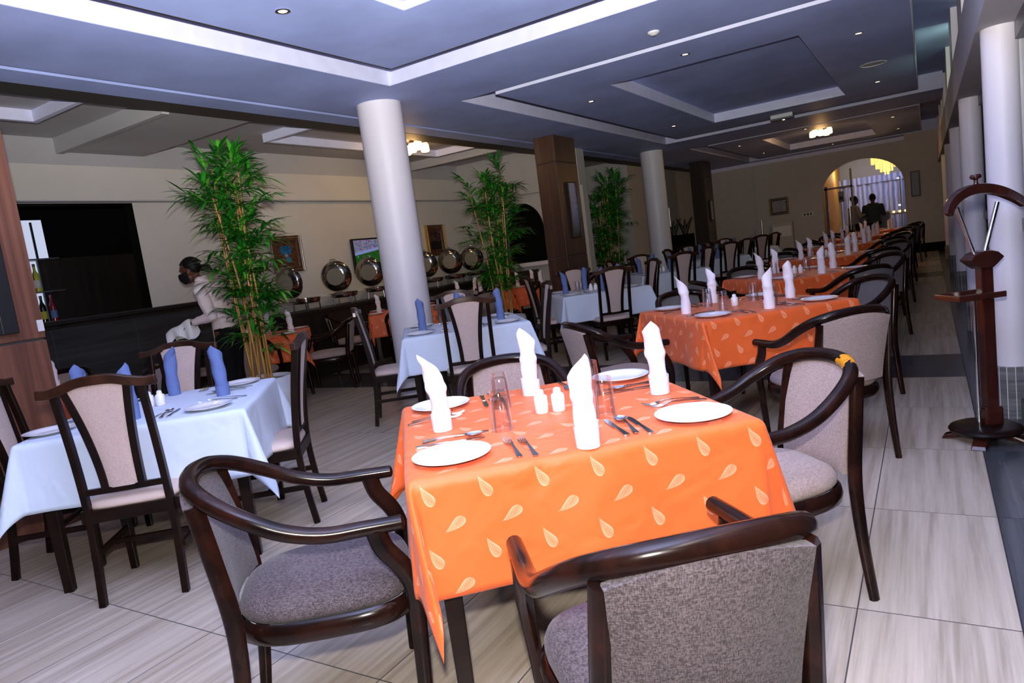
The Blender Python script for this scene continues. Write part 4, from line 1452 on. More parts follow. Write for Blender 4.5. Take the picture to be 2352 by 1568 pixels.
t_ = thing('switch_plate', 'small dark row of wall switches left of the arch', 'switch', (-2.84, YF, 1.33))
MB().box((0, -0.006, 0), (0.28, 0.012, 0.09)).build('plate', 'plastic_white', t_, smooth=False)
for k in range(3):
    MB().box((-0.08 + 0.08 * k, -0.014, 0), (0.05, 0.01, 0.06)).build('rocker', 'black', t_, smooth=False)
t_ = thing('radiator', 'pale box standing below the gold-framed picture', 'cabinet', (-3.5, YF - 0.15, 0))
MB().box((0, 0, 0.6), (0.55, 0.25, 1.2)).build('body', 'far_paint', t_, smooth=False, bevel=0.01)
MB().box((0, -0.13, 0.95), (0.48, 0.02, 0.3)).build('front_panel', 'plastic_white', t_, smooth=False)
t_ = thing('barrier_post', 'slim steel barrier post standing before the end wall', 'post', (-3.95, YF - 0.7, 0))
MB().lathe([(0, 0), (0.15, 0), (0.15, 0.015), (0.03, 0.03), (0.025, 0.04), (0, 0.04)], 20).build('base', 'steel', t_)
MB().cyl((0, 0, 0.03), 0.025, 1.3, 14).build('pole', 'steel', t_)
t_ = thing('light_switch', 'small pale switch on edge of the left pillar', 'switch', (-4.68, 2.10, 1.255))
MB().box((0.004, 0, 0), (0.008, 0.035, 0.07)).build('plate', 'plastic_white', t_, smooth=False)
MB().box((0.009, 0, 0), (0.004, 0.018, 0.035)).build('rocker', 'plastic_white', t_, smooth=False)
for x, lb in ((-5.62, 'left of the two antler-like dark carvings by far pillar'), (-5.32, 'right of the two antler-like dark carvings by far pillar')):
    t_ = thing('carving', lb, 'ornament', (x, 17.6, 0), group='dark carvings')
    MB().box((0, 0, 0.62), (0.36, 0.36, 1.24)).build('plinth', 'matte_black', t_, smooth=False)
    for a in (-0.35, 0.05, 0.4):
        MB().tube(catmull([(0, 0, 1.24), (a * 0.2, 0, 1.42), (a * 0.55, 0, 1.62 + 0.1 * abs(a))], 5), [0.07, 0.06, 0.06, 0.05, 0.05, 0.05, 0.04, 0.03, 0.03, 0.02, 0.01], 8).build('horn', 'black', t_)

# ================================================================ valet coat stand
t_ = thing('coat_stand', 'red-brown wooden valet coat stand beside the window column', 'coat stand', (0.207, 4.27, 0), R(32))
MB().lathe([(0, 0.05), (0.15, 0.05), (0.165, 0.058), (0.17, 0.068), (0.163, 0.078), (0.14, 0.088), (0, 0.09)], 40).build('base_disc', 'chair_wood', t_)
for k in range(4):
    a = PI / 4 + PI / 2 * k
    M = Matrix.Rotation(a, 4, 'Z')
    MB().add([M @ Vector(p) for p in ((0.09, -0.035, 0.055), (0.19, -0.03, 0.02), (0.19, 0.03, 0.02), (0.09, 0.035, 0.055), (0.09, -0.035, 0.02), (0.20, -0.035, 0), (0.20, 0.035, 0), (0.09, 0.035, 0.02))],
             [(0, 1, 2, 3), (7, 6, 5, 4), (0, 4, 5, 1), (1, 5, 6, 2), (2, 6, 7, 3), (3, 7, 4, 0)]).build('foot', 'stand_wood', t_, smooth=False, bevel=0.004)
MB().box((0.03, 0, 0.135), (0.095, 0.075, 0.10)).build('post_block', 'stand_wood', t_, smooth=False, bevel=0.012)
MB().box((0.03, 0, 0.52), (0.062, 0.05, 0.84)).build('post', 'stand_wood', t_, smooth=False, bevel=0.004)
MB().tube([(-0.045, -0.02, 0.085), (-0.045, -0.02, 0.76)], 0.0095, 12).build('trouser_rod', 'chrome', t_)
tr = MB().box((-0.05, 0, 0.775), (0.24, 0.20, 0.016))
tr.box((-0.05, 0.095, 0.787), (0.24, 0.012, 0.02)).box((-0.165, 0, 0.787), (0.012, 0.20, 0.02)).box((-0.05, -0.095, 0.787), (0.24, 0.012, 0.02))
tr.build('tray', 'stand_wood', t_, smooth=False, bevel=0.003)
lens = [(0.085 * math.cos(a) if False else x, z) for x, z in []]
pts = [(-0.09, 0.0), (-0.05, -0.035), (-0.03, -0.05), (0.03, -0.05), (0.05, -0.035), (0.09, 0.0), (0.06, 0.028), (0.03, 0.038), (0, 0.041), (-0.03, 0.038), (-0.06, 0.028)]
MB().prism(pts, -0.045, 0.045, Matrix.Translation((0.02, 0, 0.965)) @ Matrix.Rotation(PI / 2, 4, 'X')).build('collar', 'stand_wood', t_, smooth=False, bevel=0.006)
for s in (-1, 1):
    MB().tube([(0.01 + 0.025 * s, 0.0, 0.985), (0.01 + 0.105 * s, 0.0, 1.24)], 0.0105, 12).build('chrome_rod', 'chrome', t_)


def hang(u, v, sd):
    a = (u - 0.5) * 2 * R(58)
    rad = 0.232 + (0.028 if v > 0.5 else -0.024) * (1 - 0.25 * abs(u - 0.5) * 2)
    th = 0.03 * (1 - 0.35 * (abs(u - 0.5) * 2) ** 2)
    yv = th * (1 if sd == 0 else -1)
    return (0.01 + rad * math.sin(a), yv - 0.07 * (abs(u - 0.5) * 2) ** 2, 1.085 + rad * math.cos(a))


MB().slab(hang, 28, 1).build('hanger', 'stand_wood', t_, smooth=False, bevel=0.006)
MB().lathe([(0, 1.335), (0.014, 1.335), (0.012, 1.345), (0.009, 1.355), (0.01, 1.365), (0.024, 1.372), (0.027, 1.382), (0.022, 1.392), (0, 1.394)], 20, (0.01, 0, 0)).build('knob', 'stand_wood', t_)

# ================================================================ lounge past the arch
t_ = thing('sheer_curtain', 'pale blue daylit curtain in the lounge beyond the arch', 'curtain', (-0.9, 25.4, 0))
MB().grid(lambda u, v: ((u - 0.5) * 3.0, 0.05 * math.sin(u * 75) + 0.02 * math.sin(u * 31), 0.3 + 1.75 * v), 220, 2).build('drape', 'sheer_curtain', t_)
MB().grid(lambda u, v: ((u - 0.5) * 3.1, -0.08 + 0.05 * math.sin(u * 90), 2.05 + 0.22 * v), 160, 2).build('valance', 'sheer_curtain', t_)
lamp('lounge_curtain_fill', 'AREA', (-0.9, 24.2, 2.6), 13, (0.62, 0.72, 1.0), 2.4, aim=(0, 0.8, -0.8), shape=0.6)  # area lamp added on the room side to brighten the curtain
lamp('lounge_fill', 'POINT', (-2.2, 24.0, 2.4), 14, (1.0, 0.72, 0.4), 0.2)  # added warm fill without a fixture, brightens the lounge
t_ = thing('chandelier', 'glowing tiered crystal chandelier in the lounge beyond the arch', 'chandelier', (-0.93, 22.6, 2.95))
MB().cyl((0, 0, -0.06), 0.40, 0.06, 28).build('mount_plate', 'gold', t_)
for k, (r_, h_, n_) in enumerate(((0.37, 0.48, 24), (0.26, 0.62, 18), (0.15, 0.72, 12), (0.05, 0.80, 5))):
    m_ = MB()
    for i in range(n_):
        a = 2 * PI * i / n_
        m_.tube([(r_ * math.cos(a), r_ * math.sin(a), -0.06), (r_ * math.cos(a), r_ * math.sin(a), -h_)], [0.012, 0.016], 5)
    m_.build('crystal_tier', 'chandelier_glow', t_, smooth=False)
lamp('chandelier_light', 'POINT', (-0.93, 22.6, 1.95), 8, (1.0, 0.62, 0.25), 0.2)
# glass screen and door in the arch
t_ = thing('glass_door', 'glass door leaf with long steel handle at the right of the arch', 'door', (-0.72, YF + 0.1, 0))
MB().box((0, 0, 1.0), (0.30, 0.012, 2.0)).build('pane', 'clear_glass', t_, smooth=False)
MB().tube([(-0.10, -0.05, 0.8), (-0.10, -0.05, 1.45)], 0.016, 10).build('pull_handle', 'chrome', t_)
MB().box((0.14, 0, 1.0), (0.03, 0.03, 2.0)).build('stile', 'aluminium', t_, smooth=False)
for z in (0.15, 1.25, 1.95):
    MB().box((0.10, -0.01, z), (0.06, 0.04, 0.05)).build('hinge', 'silver_spark' if 0 else 'chrome', t_, smooth=False)
t_ = thing('glass_screen', 'glazed screen with dark bars in the left of the arch', 'screen', (-2.05, YF + 0.1, 0))
sf = MB().box((0.33, 0, 1.2), (0.05, 0.05, 2.4)).box((-0.30, 0, 1.0), (0.07, 0.05, 2.0)).box((0, 0, 1.93), (0.7, 0.05, 0.05))
sf.build('bars', 'frame_wood', t_, smooth=False)
MB().box((0.0, 0, 0.95), (0.6, 0.008, 1.9)).build('pane', 'clear_glass', t_, smooth=False)
MB().tube([(0.26, -0.06, 0.7), (0.26, -0.06, 1.75)], 0.018, 10).build('pull_handle', 'chrome', t_)
t_ = thing('reception_desk', 'pale grey desk the two people lean over beyond arch', 'desk', (-1.38, 22.2, 0))
MB().box((0, 0, 0.55), (0.95, 0.5, 1.1)).build('body', 'grey_cabinet', t_, smooth=False)
MB().box((0, 0, 1.12), (1.0, 0.55, 0.04)).build('worktop', 'plastic_white', t_, smooth=False)
t_ = thing('lounge_table', 'table with a row of candle lights before the curtain', 'table', (-0.65, 24.6, 0))
MB().box((0, 0, 1.0), (1.1, 0.4, 0.05)).build('tabletop', 'frame_wood', t_, smooth=False)
for s in (-1, 1):
    MB().box((0.5 * s, 0, 0.49), (0.06, 0.36, 0.98)).build('leg', 'frame_wood', t_, smooth=False)
for k in range(6):
    o = MB().lathe([(0, 0), (0.03, 0), (0.035, 0.06), (0, 0.06)], 12, (0, 0, 0)).build('candle_light', 'candle_glow')
    o.location = (-1.05 + 0.16 * k, 24.6, 1.025)
    tag(o, 'glowing candle light in the row on the lounge table', 'candle', 'candle lights in the lounge')
t_ = thing('wall_speaker', 'small black box speaker on lounge wall beside the curtain', 'speaker', (-2.35, 24.9, 1.75))
MB().box((0, 0, 0), (0.16, 0.16, 0.34)).build('cabinet', 'black', t_, smooth=False)
MB().lathe([(0, 0), (0.055, 0), (0.06, 0.01), (0, 0.012)], 16, (0, -0.08, -0.05), Matrix.Rotation(PI / 2, 4, 'X')).build('cone', 'matte_black', t_)

# ================================================================ bamboo plants
def leaf(mb, base, d, up, ln, wd, droop):
    side = d.cross(up)
    if side.length < 1e-4:
        side = d.orthogonal()
    side.normalize()
    n = side.cross(d).normalized()
    pts = []
    for k, (t_, w_) in enumerate(((0, 0.12), (0.22, 0.8), (0.5, 1.0), (0.78, 0.6), (1.0, 0.02))):
        c = base + d * (ln * t_) + Vector((0, 0, -droop * ln * t_ * t_))
        pts.append((c - side * wd * w_ / 2 + n * wd * 0.12 * w_, c, c + side * wd * w_ / 2 + n * wd * 0.12 * w_))
    vs = [p for tri in pts for p in tri]
    fs = []
    for i in range(4):
        for j in range(2):
            fs.append((i * 3 + j, i * 3 + j + 1, i * 3 + j + 4, i * 3 + j + 3))
    mb.add(vs, fs)


def bamboo(label, loc, seed, height, spread, dens, pot_r=0.27, pot_h=0.46, lean=(0, 0)):
    rnd = random.Random(seed)
    t_ = thing('potted_bamboo', label, 'plant', loc)
    MB().lathe([(0, 0), (pot_r * 0.72, 0), (pot_r * 0.8, 0.02), (pot_r * 0.98, pot_h * 0.5), (pot_r, pot_h * 0.75), (pot_r * 0.93, pot_h * 0.97), (pot_r * 0.90, pot_h), (pot_r * 0.86, pot_h), (pot_r * 0.86, pot_h - 0.05), (0, pot_h - 0.05)], 40).build('pot', 'pot_glaze', t_)
    MB().lathe([(0, pot_h - 0.03), (pot_r * 0.87, pot_h - 0.035)], 24).build('soil', 'soil', t_)
    fol = MB()
    tw = MB()
    canes = []
    for k in range(10):
        a = 2 * PI * k / 10 + rnd.uniform(-0.3, 0.3)
        r0_ = rnd.uniform(0.03, 0.12)
        h = height * rnd.uniform(0.66, 0.90) if k > 1 else height * 0.88
        b = Vector((r0_ * math.cos(a), r0_ * math.sin(a), pot_h - 0.05))
        tp = Vector((r0_ * math.cos(a) * 1.6 + rnd.uniform(-0.12, 0.12) + lean[0], r0_ * math.sin(a) * 1.6 + rnd.uniform(-0.12, 0.12) + lean[1], h))
        mid = (b + tp) / 2 + Vector((rnd.uniform(-0.03, 0.03), rnd.uniform(-0.03, 0.03), 0))
        path = catmull([b, mid, tp], 10)
        rad = []
        for i in range(len(path)):
            rr_ = 0.0125 * (1 - 0.55 * i / len(path))
            rad.append(rr_ * (1.25 if i % 3 == 0 else 0.95))
        MB().tube(path, rad, 8).build('cane', 'bamboo_cane', t_, angle=80)
        canes.append(path)
    n = int(165 * dens)
    for q in range(n):
        path = canes[rnd.randrange(len(canes))]
        f = rnd.uniform(0.0, 1.0)
        f = 0.27 + 0.73 * f ** 0.9
        i = min(int(f * (len(path) - 1)), len(path) - 1)
        p = path[i]
        if q < 14:
            p = path[-1]
            f = 1.0
        a = rnd.uniform(0, 2 * PI)
        el = rnd.uniform(0.25, 1.0) if q >= 14 else rnd.uniform(0.7, 1.35)
        ln = spread * rnd.uniform(0.45, 1.0) * (0.75 + 0.35 * math.sin(PI * min(1, f * 0.9)))
        if f < 0.55:
            ln *= 0.62
        d = Vector((math.cos(a) * math.cos(el), math.sin(a) * math.cos(el), math.sin(el)))
        br = [p + d * (ln * s_) + Vector((0, 0, -0.22 * ln * s_ * s_)) for s_ in (0, 0.25, 0.5, 0.75, 1.0)]
        tw.tube(br, [0.0035, 0.003, 0.0025, 0.002, 0.0012], 5)
        m = rnd.randint(11, 17)
        for j in range(m):
            s_ = 0.30 + 0.70 * j / (m - 1)
            k = min(int(s_ * 4), 3)
            c = br[k].lerp(br[k + 1], s_ * 4 - k)
            bd = (br[k + 1] - br[k]).normalized()
            sd = bd.cross(Vector((0, 0, 1)))
            sd = sd.normalized() if sd.length > 1e-3 else bd.orthogonal().normalized()
            sg = 1 if j % 2 else -1
            ld = (bd * rnd.uniform(0.5, 1.0) + sd * sg * rnd.uniform(0.4, 1.0) + Vector((rnd.uniform(-.3, .3), rnd.uniform(-.3, .3), rnd.uniform(-0.25, 0.4)))).normalized()
            if j == m - 1:
                ld = bd
            leaf(fol, c, ld, Vector((0, 0, 1)), rnd.uniform(0.14, 0.235), rnd.uniform(0.024, 0.038), rnd.uniform(0.1, 0.5))
    tw.build('twigs', 'leaf', t_, angle=80)['kind'] = 'stuff'
    fo = fol.build('foliage', 'leaf', t_, angle=80, fix=False)
    fo['kind'] = 'stuff'
    return t_


bamboo('tall potted bamboo in a white pot beside the waitress', (-5.42, 4.2, 0), 3, 2.72, 0.42, 1.0, 0.30, 0.47)
bamboo('second potted bamboo between round column and middle pillar', (-5.2, 8.3, 0), 11, 2.7, 0.42, 1.0, 0.30, 0.45)
bamboo('farthest potted bamboo beside the far round column', (-5.2, 12.35, 0), 23, 2.66, 0.42, 1.1, 0.30, 0.45)


# ================================================================ people
def fuse(mb, name, mat, parent, voxel=0.012, smooth=4):
    o = mb.build(name, mat, parent, angle=180)
    r_ = o.modifiers.new('fuse', 'REMESH')
    r_.mode = 'VOXEL'
    r_.voxel_size = voxel
    r_.use_smooth_shade = True
    s_ = o.modifiers.new('soften', 'SMOOTH')
    s_.factor = 0.5
    s_.iterations = smooth
    return o


def loft(mb, rings, seg=18):
    """rings: (centre, half-width x, half-depth y) stacked ellipses"""
    vs, fs = [], []
    for c, a, b in rings:
        for k in range(seg):
            t_ = 2 * PI * k / seg
            vs.append(Vector(c) + Vector((a * math.cos(t_), b * math.sin(t_), 0)))
    n = len(rings)
    for i in range(n - 1):
        for k in range(seg):
            l = (k + 1) % seg
            fs.append((i * seg + k, i * seg + l, (i + 1) * seg + l, (i + 1) * seg + k))
    fs.append(tuple(reversed(range(seg))))
    fs.append(tuple((n - 1) * seg + k for k in range(seg)))
    return mb.add(vs, fs)


def limb(mb, pts, rads, seg=12, n=5):
    P = catmull(pts, n)
    m = len(P) - 1
    k = len(rads) - 1
    rs = []
    for i in range(len(P)):
        f = i / m * k
        j = min(int(f), k - 1)
        rs.append(rads[j] + (rads[j + 1] - rads[j]) * (f - j))
    mb.tube(P, rs, seg)
    mb.ball(P[0], rs[0] * 0.98, 12, 8).ball(P[-1], rs[-1] * 0.98, 12, 8)
    return mb


def hand(mb, wrist, d, n, curl, s=1.0, thumb=1):
    """palm and five curled fingers; d along the hand, n out of the back of the hand"""
    d = Vector(d).normalized()
    n = Vector(n)
    n = (n - d * n.dot(d)).normalized()
    x = d.cross(n)
    w_ = Vector(wrist)
    for q in (-0.026, -0.009, 0.009, 0.026):
        mb.tube([w_ + x * q * 0.7 * s, w_ + d * 0.05 * s + x * q * s, w_ + d * 0.092 * s + x * q * 1.1 * s], [0.013 * s, 0.0135 * s, 0.0115 * s], 8)
    for q, ln in ((-0.029, 0.062), (-0.010, 0.075), (0.010, 0.08), (0.029, 0.072)):
        a = w_ + d * 0.09 * s + x * q * 1.1 * s
        pts = [a]
        ang = 0.0
        cur = a
        for seg_, fr in ((0.45, 0.5), (0.3, 1.0), (0.25, 0.8)):
            ang += curl * fr
            dd = d * math.cos(ang) - n * math.sin(ang)
            cur = cur + dd * ln * seg_ * s
            pts.append(cur)
        mb.tube(pts, [0.0098 * s, 0.0092 * s, 0.0085 * s, 0.0072 * s], 8)
        mb.ball(pts[-1], 0.0072 * s, 8, 6)
    a = w_ + d * 0.025 * s + x * 0.026 * s * thumb
    p1 = a + (d * 0.5 + x * thumb * 0.75 - n * 0.35).normalized() * 0.04 * s
    p2 = p1 + (d * 0.85 + x * thumb * 0.15 - n * 0.5).normalized() * 0.032 * s
    mb.tube([a, p1, p2], [0.013 * s, 0.0105 * s, 0.0085 * s], 8)
    mb.ball(p2, 0.0085 * s, 8, 6)
    return mb


# waitress: faces local +x, seen from her left (-y is towards the camera after turning); bends forward a little
W_ = thing('person', 'waitress in pink shirt, black mask and black trousers carrying a white towel', 'person', (-6.07, 4.39, 0), math.atan2(-0.50, -0.87))
HX = 0.235   # head forward of the hips
body = MB()
# legs and feet, trunk, neck
for s in (-1, 1):
    limb(body, [(0.0, 0.085 * s, 0.90), (0.02, 0.085 * s, 0.50), (-0.02 + 0.03 * s, 0.08 * s, 0.09)], [0.085, 0.058, 0.036])
    limb(body, [(-0.04 + 0.03 * s, 0.08 * s, 0.04), (0.14 + 0.03 * s, 0.085 * s, 0.03)], [0.036, 0.03], 10)
loft(body, [((-0.02, 0, 0.86), 0.125, 0.16), ((-0.02, 0, 0.95), 0.11, 0.14), ((0.0, 0, 1.05), 0.095, 0.125), ((0.05, 0, 1.2), 0.105, 0.14), ((0.11, 0, 1.34), 0.10, 0.16), ((0.14, 0, 1.41), 0.07, 0.13), ((0.155, 0, 1.44), 0.05, 0.07)])
limb(body, [(0.15, 0, 1.40), (0.20, 0, 1.49)], [0.052, 0.047])
hd = Vector((HX + 0.015, 0, 1.565))
Mh = Matrix.Translation(hd) @ Matrix.Rotation(R(12), 4, 'Y')
body.ball((0, 0, 0), (0.098, 0.076, 0.112), 20, 14, None) if 0 else None
for c, r_ in (((-0.012, 0, 0.025), (0.095, 0.076, 0.092)), ((0.032, 0, -0.03), (0.066, 0.058, 0.085)), ((0.055, 0, -0.085), (0.036, 0.038, 0.032)), ((0.06, 0, 0.03), (0.035, 0.055, 0.05))):
    body.ball(Mh @ Vector(c), r_, 18, 12, Matrix.Rotation(R(12), 4, 'Y'))
body.tube([Mh @ Vector(p) for p in ((0.09, 0, 0.012), (0.103, 0, -0.012), (0.112, 0, -0.030))], [0.009, 0.012, 0.016], 8)
body.ball(Mh @ Vector((0.107, 0, -0.034)), (0.014, 0.018, 0.011), 10, 8)
for s in (-1, 1):
    body.ball(Mh @ Vector((-0.008, 0.077 * s, -0.012)), (0.020, 0.010, 0.030), 10, 8)
    body.ball(Mh @ Vector((0.084, 0.03 * s, 0.018)), (0.012, 0.026, 0.008), 10, 6)
# arms: the near (left) one carries the towel, the far one is lower
SHL, ELL, WRL = (0.11, 0.185, 1.36), (0.02, 0.215, 1.10), (0.235, 0.17, 1.055)
SHR, ELR, WRR = (0.11, -0.185, 1.36), (0.06, -0.225, 1.10), (0.27, -0.17, 1.05)
for a, b, c in ((SHL, ELL, WRL), (SHR, ELR, WRR)):
    limb(body, [a, b], [0.045, 0.036])
    limb(body, [b, c], [0.036, 0.024])
hand(body, Vector(WRL) + Vector((0.01, 0, 0)), (1, -0.1, -0.15), (0.1, 0.2, 1), 0.55, 1.0, -1)
hand(body, Vector(WRR) + Vector((0.01, 0, 0)), (1, 0.1, -0.2), (0.1, -0.2, 1), 0.55, 1.0, 1)
fuse(body, 'body', 'skin', W_, 0.007, 3)
# eyes
for s in (-1, 1):
    e = MB().ball(Mh @ Vector((0.089, 0.030 * s, 0.006)), (0.008, 0.013, 0.008), 10, 8)
    e.build('eye', 'porcelain', W_)
    MB().ball(Mh @ Vector((0.095, 0.030 * s, 0.006)), (0.004, 0.006, 0.006), 8, 6).build('iris', 'black', W_)
    MB().tube([Mh @ Vector((0.096, 0.015 * s, 0.03)), Mh @ Vector((0.094, 0.032 * s, 0.034)), Mh @ Vector((0.08, 0.05 * s, 0.027))], 0.004, 6).build('eyebrow', 'hair', W_)
# cornrowed hair drawn back into a bun with loose ends
hr = MB()
hr.ball(Mh @ Vector((-0.026, 0, 0.036)), (0.093, 0.0795, 0.094), 22, 14, Matrix.Rotation(R(12), 4, 'Y'))
ho = fuse(hr, 'hair', 'hair', W_, 0.008, 2)
brd = MB()
for k in range(-4, 5):
    p = []
    for j in range(9):
        a = R(38 + 15 * j)
        p.append(Mh @ Vector((-0.022 + 0.097 * math.cos(a), 0.0165 * k * (1 - 0.02 * j), 0.035 + 0.098 * math.sin(a) * math.sqrt(max(0.1, 1 - (0.0165 * k / 0.083) ** 2)))))
    brd.tube(p, 0.0065, 6)
brd.build('braids', 'hair', W_, angle=80)
bn = MB().ball(Mh @ Vector((-0.135, 0, -0.012)), (0.035, 0.04, 0.035), 12, 9)
rnd = random.Random(5)
for k in range(14):
    a = Mh @ Vector((-0.145, rnd.uniform(-.03, .03), -0.01 + rnd.uniform(-.02, .02)))
    bn.tube([a, a + Vector((-0.03 - rnd.random() * 0.02, rnd.uniform(-.02, .02), rnd.uniform(-.02, .02))), a + Vector((-0.045 - rnd.random() * 0.03, rnd.uniform(-.03, .03), -0.03 - rnd.random() * 0.03))], [0.008, 0.007, 0.003], 5)
bn.build('bun', 'hair', W_, angle=80)
mk = MB()


def maskf(u, v, sd):
    a = (u - 0.5) * PI * 0.98
    z = 0.0 - 0.105 * v
    bul = 0.012 + 0.034 * math.sin(PI * (0.2 + 0.75 * v)) * math.cos(a) ** 2
    rx = 0.088 - 0.022 * v + bul + (0.003 if sd == 0 else 0)
    ry = 0.070 - 0.012 * v + (0.004 if sd == 0 else 0)
    return Mh @ Vector((0.01 + rx * math.cos(a), ry * math.sin(a), z - 0.006 * math.cos(a)))


mo = MB().slab(maskf, 20, 10).build('face_mask', 'mask_cloth', W_, angle=70)
for s in (-1, 1):
    MB().tube([Mh @ Vector((0.012, 0.072 * s, -0.01)), Mh @ Vector((-0.002, 0.083 * s, 0.0)), Mh @ Vector((-0.02, 0.082 * s, 0.01))], 0.002, 6).build('ear_loop', 'mask_cloth', mo)
sh = MB()
loft(sh, [((-0.02, 0, 0.955), 0.135, 0.165), ((-0.015, 0, 1.0), 0.130, 0.16), ((0.0, 0, 1.07), 0.118, 0.15), ((0.045, 0, 1.2), 0.128, 0.165), ((0.105, 0, 1.34), 0.118, 0.18), ((0.135, 0, 1.42), 0.085, 0.14), ((0.155, 0, 1.452), 0.062, 0.072), ((0.165, 0, 1.468), 0.056, 0.058)])
limb(sh, [SHL, ELL], [0.066, 0.054])
limb(sh, [ELL, (WRL[0] - 0.02, WRL[1] + 0.004, WRL[2] + 0.005)], [0.054, 0.038])
limb(sh, [SHR, ELR], [0.066, 0.054])
limb(sh, [ELR, (WRR[0] - 0.02, WRR[1], WRR[2] + 0.005)], [0.054, 0.038])
so_ = fuse(sh, 'shirt', 'shirt', W_, 0.009, 3)
sf_ = so_.modifiers.new('creases', 'DISPLACE')
tx = bpy.data.textures.new('crease', 'CLOUDS')
tx.noise_scale = 0.07
sf_.texture = tx
sf_.strength = 0.018
sf_.mid_level = 0.5
MB().tube(catmull([(0.215, 0.0, 1.445), (0.19, 0.055, 1.462), (0.135, 0.06, 1.478), (0.11, 0.0, 1.485), (0.135, -0.06, 1.478), (0.19, -0.055, 1.462)], 5, True), 0.014, 8, closed=True, ell=(0.6, 1.5), up=(0, 0, 1)).build('collar', 'shirt', W_)
tr_ = MB()
loft(tr_, [((-0.03, 0, 0.78), 0.15, 0.175), ((-0.035, 0, 0.86), 0.15, 0.178), ((-0.025, 0, 0.95), 0.132, 0.163), ((-0.02, 0, 0.985), 0.126, 0.157)])
for s in (-1, 1):
    limb(tr_, [(-0.02, 0.085 * s, 0.85), (0.01, 0.085 * s, 0.50), (-0.02 + 0.03 * s, 0.08 * s, 0.07)], [0.108, 0.078, 0.06])
fuse(tr_, 'trousers', 'trousers', W_, 0.01, 3)
for s in (-1, 1):
    MB().ball((0.05 + 0.03 * s, 0.082 * s, 0.035), (0.135, 0.045, 0.035), 14, 8).build('shoe', 'black', W_)
# apron bow at the back of the waist
bw = MB()
for s in (-1, 1):
    bw.tube(catmull([(-0.15, 0, 0.97), (-0.19, 0.05 * s, 1.0), (-0.20, 0.10 * s, 0.965), (-0.16, 0.02 * s, 0.96)], 4), 0.013, 6, ell=(0.4, 1.4))
    bw.tube([(-0.15, 0.01 * s, 0.965), (-0.18, 0.05 * s, 0.90), (-0.19, 0.09 * s, 0.85)], 0.015, 6, ell=(0.3, 1.4))
bw.build('apron_bow', 'shirt', W_)
MB().tube([(WRL[0] - 0.02 + 0.028 * 0, WRL[1] + 0.03 * math.cos(a), WRL[2] + 0.03 * math.sin(a)) for a in [2 * PI * k / 16 for k in range(16)]], 0.007, 6, closed=True).build('bracelet', 'silver', W_)


def towf(u, v, sd):
    # folded cloth draped over the forearm and hand
    a = (v - 0.5) * 2
    x = 0.26 + 0.26 * u - 0.04 * abs(a)
    drop = 0.17 * max(0, abs(a) - 0.25) * (1.0 + 0.35 * math.sin(5 * u + (a > 0)))
    y = 0.165 + 0.075 * math.tanh(2.2 * a) + 0.012 * math.sin(14 * u) * a
    z = 1.09 - 0.06 * u - drop + (0.006 if sd == 0 else 0) + 0.008 * math.sin(9 * u + 3 * a) - 0.05 * u * u
    return (x, y, z)


tw_ = MB().slab(towf, 22, 22).build('towel', 'white_towel', angle=70)
tw_.matrix_world = Matrix.Translation(W_.location) @ Matrix.Rotation(W_.rotation_euler.z, 4, 'Z')
tag(tw_, 'white folded towel draped over the hand of the waitress', 'towel')


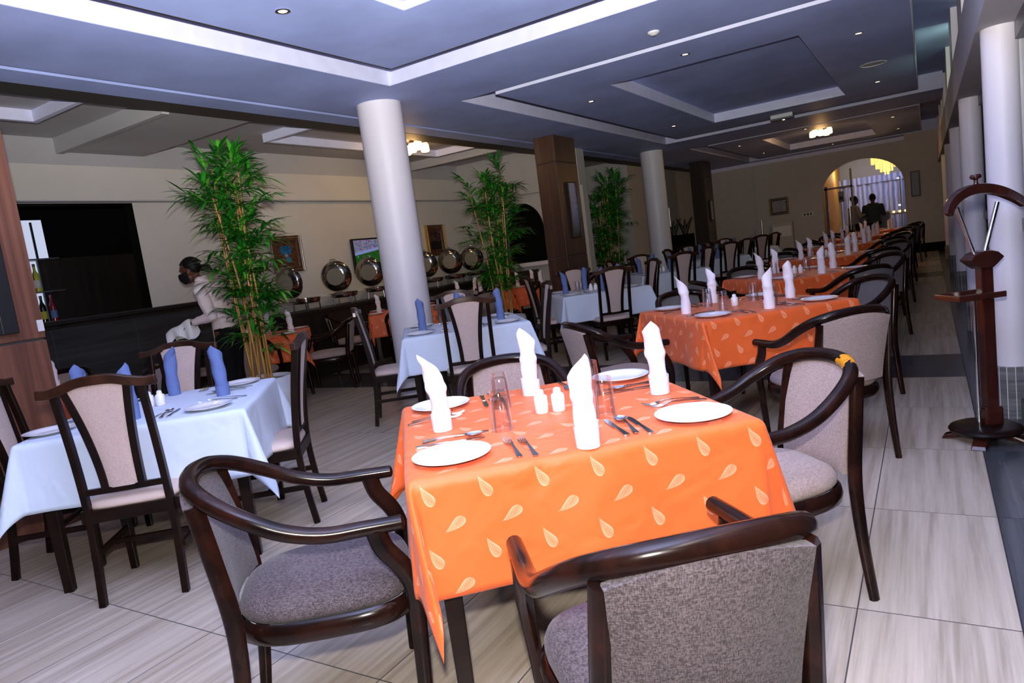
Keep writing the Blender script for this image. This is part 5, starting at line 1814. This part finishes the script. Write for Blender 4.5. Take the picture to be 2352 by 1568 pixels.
def onlooker(label, loc, rz, shirt, bun):
    t_ = thing('person', label, 'person', loc, rz)
    b = MB()
    for s in (-1, 1):
        limb(b, [(0.0, 0.09 * s, 0.86), (0.02, 0.09 * s, 0.48), (-0.02, 0.085 * s, 0.08)], [0.09, 0.06, 0.04])
        limb(b, [(-0.03, 0.085 * s, 0.04), (0.14, 0.09 * s, 0.03)], [0.038, 0.03], 10)
        limb(b, [(0.02, 0.20 * s, 1.30), (0.08, 0.25 * s, 1.08)], [0.05, 0.04])
        limb(b, [(0.08, 0.25 * s, 1.08), (0.28, 0.16 * s, 1.12)], [0.04, 0.027])
        hand(b, (0.29, 0.16 * s, 1.12), (1, -0.1 * s, 0), (0, 0, 1), 0.4, 1.0, -s)
    loft(b, [((0, 0, 0.82), 0.12, 0.16), ((0, 0, 1.0), 0.11, 0.15), ((0.02, 0, 1.2), 0.12, 0.18), ((0.03, 0, 1.33), 0.10, 0.18), ((0.03, 0, 1.38), 0.06, 0.10)])
    limb(b, [(0.03, 0, 1.34), (0.06, 0, 1.45)], [0.055, 0.05])
    b.ball((0.07, 0, 1.54), (0.095, 0.078, 0.11), 18, 12).ball((0.11, 0, 1.49), (0.05, 0.05, 0.06), 12, 9).ball((0.165, 0, 1.52), (0.014, 0.014, 0.016), 8, 6)
    for s in (-1, 1):
        b.ball((0.06, 0.08 * s, 1.53), (0.02, 0.01, 0.03), 8, 6)
    fuse(b, 'body', 'skin', t_, 0.012, 3)
    h_ = MB().ball((0.055, 0, 1.565), (0.096, 0.083, 0.10), 16, 11)
    if bun:
        h_.ball((-0.05, 0, 1.60), (0.05, 0.05, 0.05), 12, 8)
    h_.build('hair', 'hair', t_)
    c = MB()
    loft(c, [((0, 0, 0.86), 0.14, 0.18), ((0, 0, 1.0), 0.13, 0.17), ((0.02, 0, 1.2), 0.135, 0.20), ((0.03, 0, 1.34), 0.115, 0.20), ((0.03, 0, 1.40), 0.075, 0.12)])
    for s in (-1, 1):
        limb(c, [(0.02, 0.20 * s, 1.30), (0.08, 0.25 * s, 1.08)], [0.072, 0.055])
        limb(c, [(0.08, 0.25 * s, 1.08), (0.22, 0.19 * s, 1.11)], [0.055, 0.042])
    fuse(c, 'shirt', shirt, t_, 0.014, 3)
    p = MB()
    loft(p, [((0, 0, 0.76), 0.14, 0.18), ((0, 0, 0.92), 0.13, 0.17)])
    for s in (-1, 1):
        limb(p, [(0.0, 0.09 * s, 0.84), (0.02, 0.09 * s, 0.48), (-0.02, 0.085 * s, 0.07)], [0.105, 0.08, 0.065])
    fuse(p, 'trousers', 'trousers', t_, 0.014, 3)
    return t_


onlooker('person in pale top with tied-up hair, left of the pair beyond arch', (-1.78, 21.75, 0), 0.5, 'pale_shirt', True)
onlooker('person in dark blue shirt, right of the pair beyond the arch', (-1.28, 21.7, 0), PI / 2, 'dark_shirt', False)
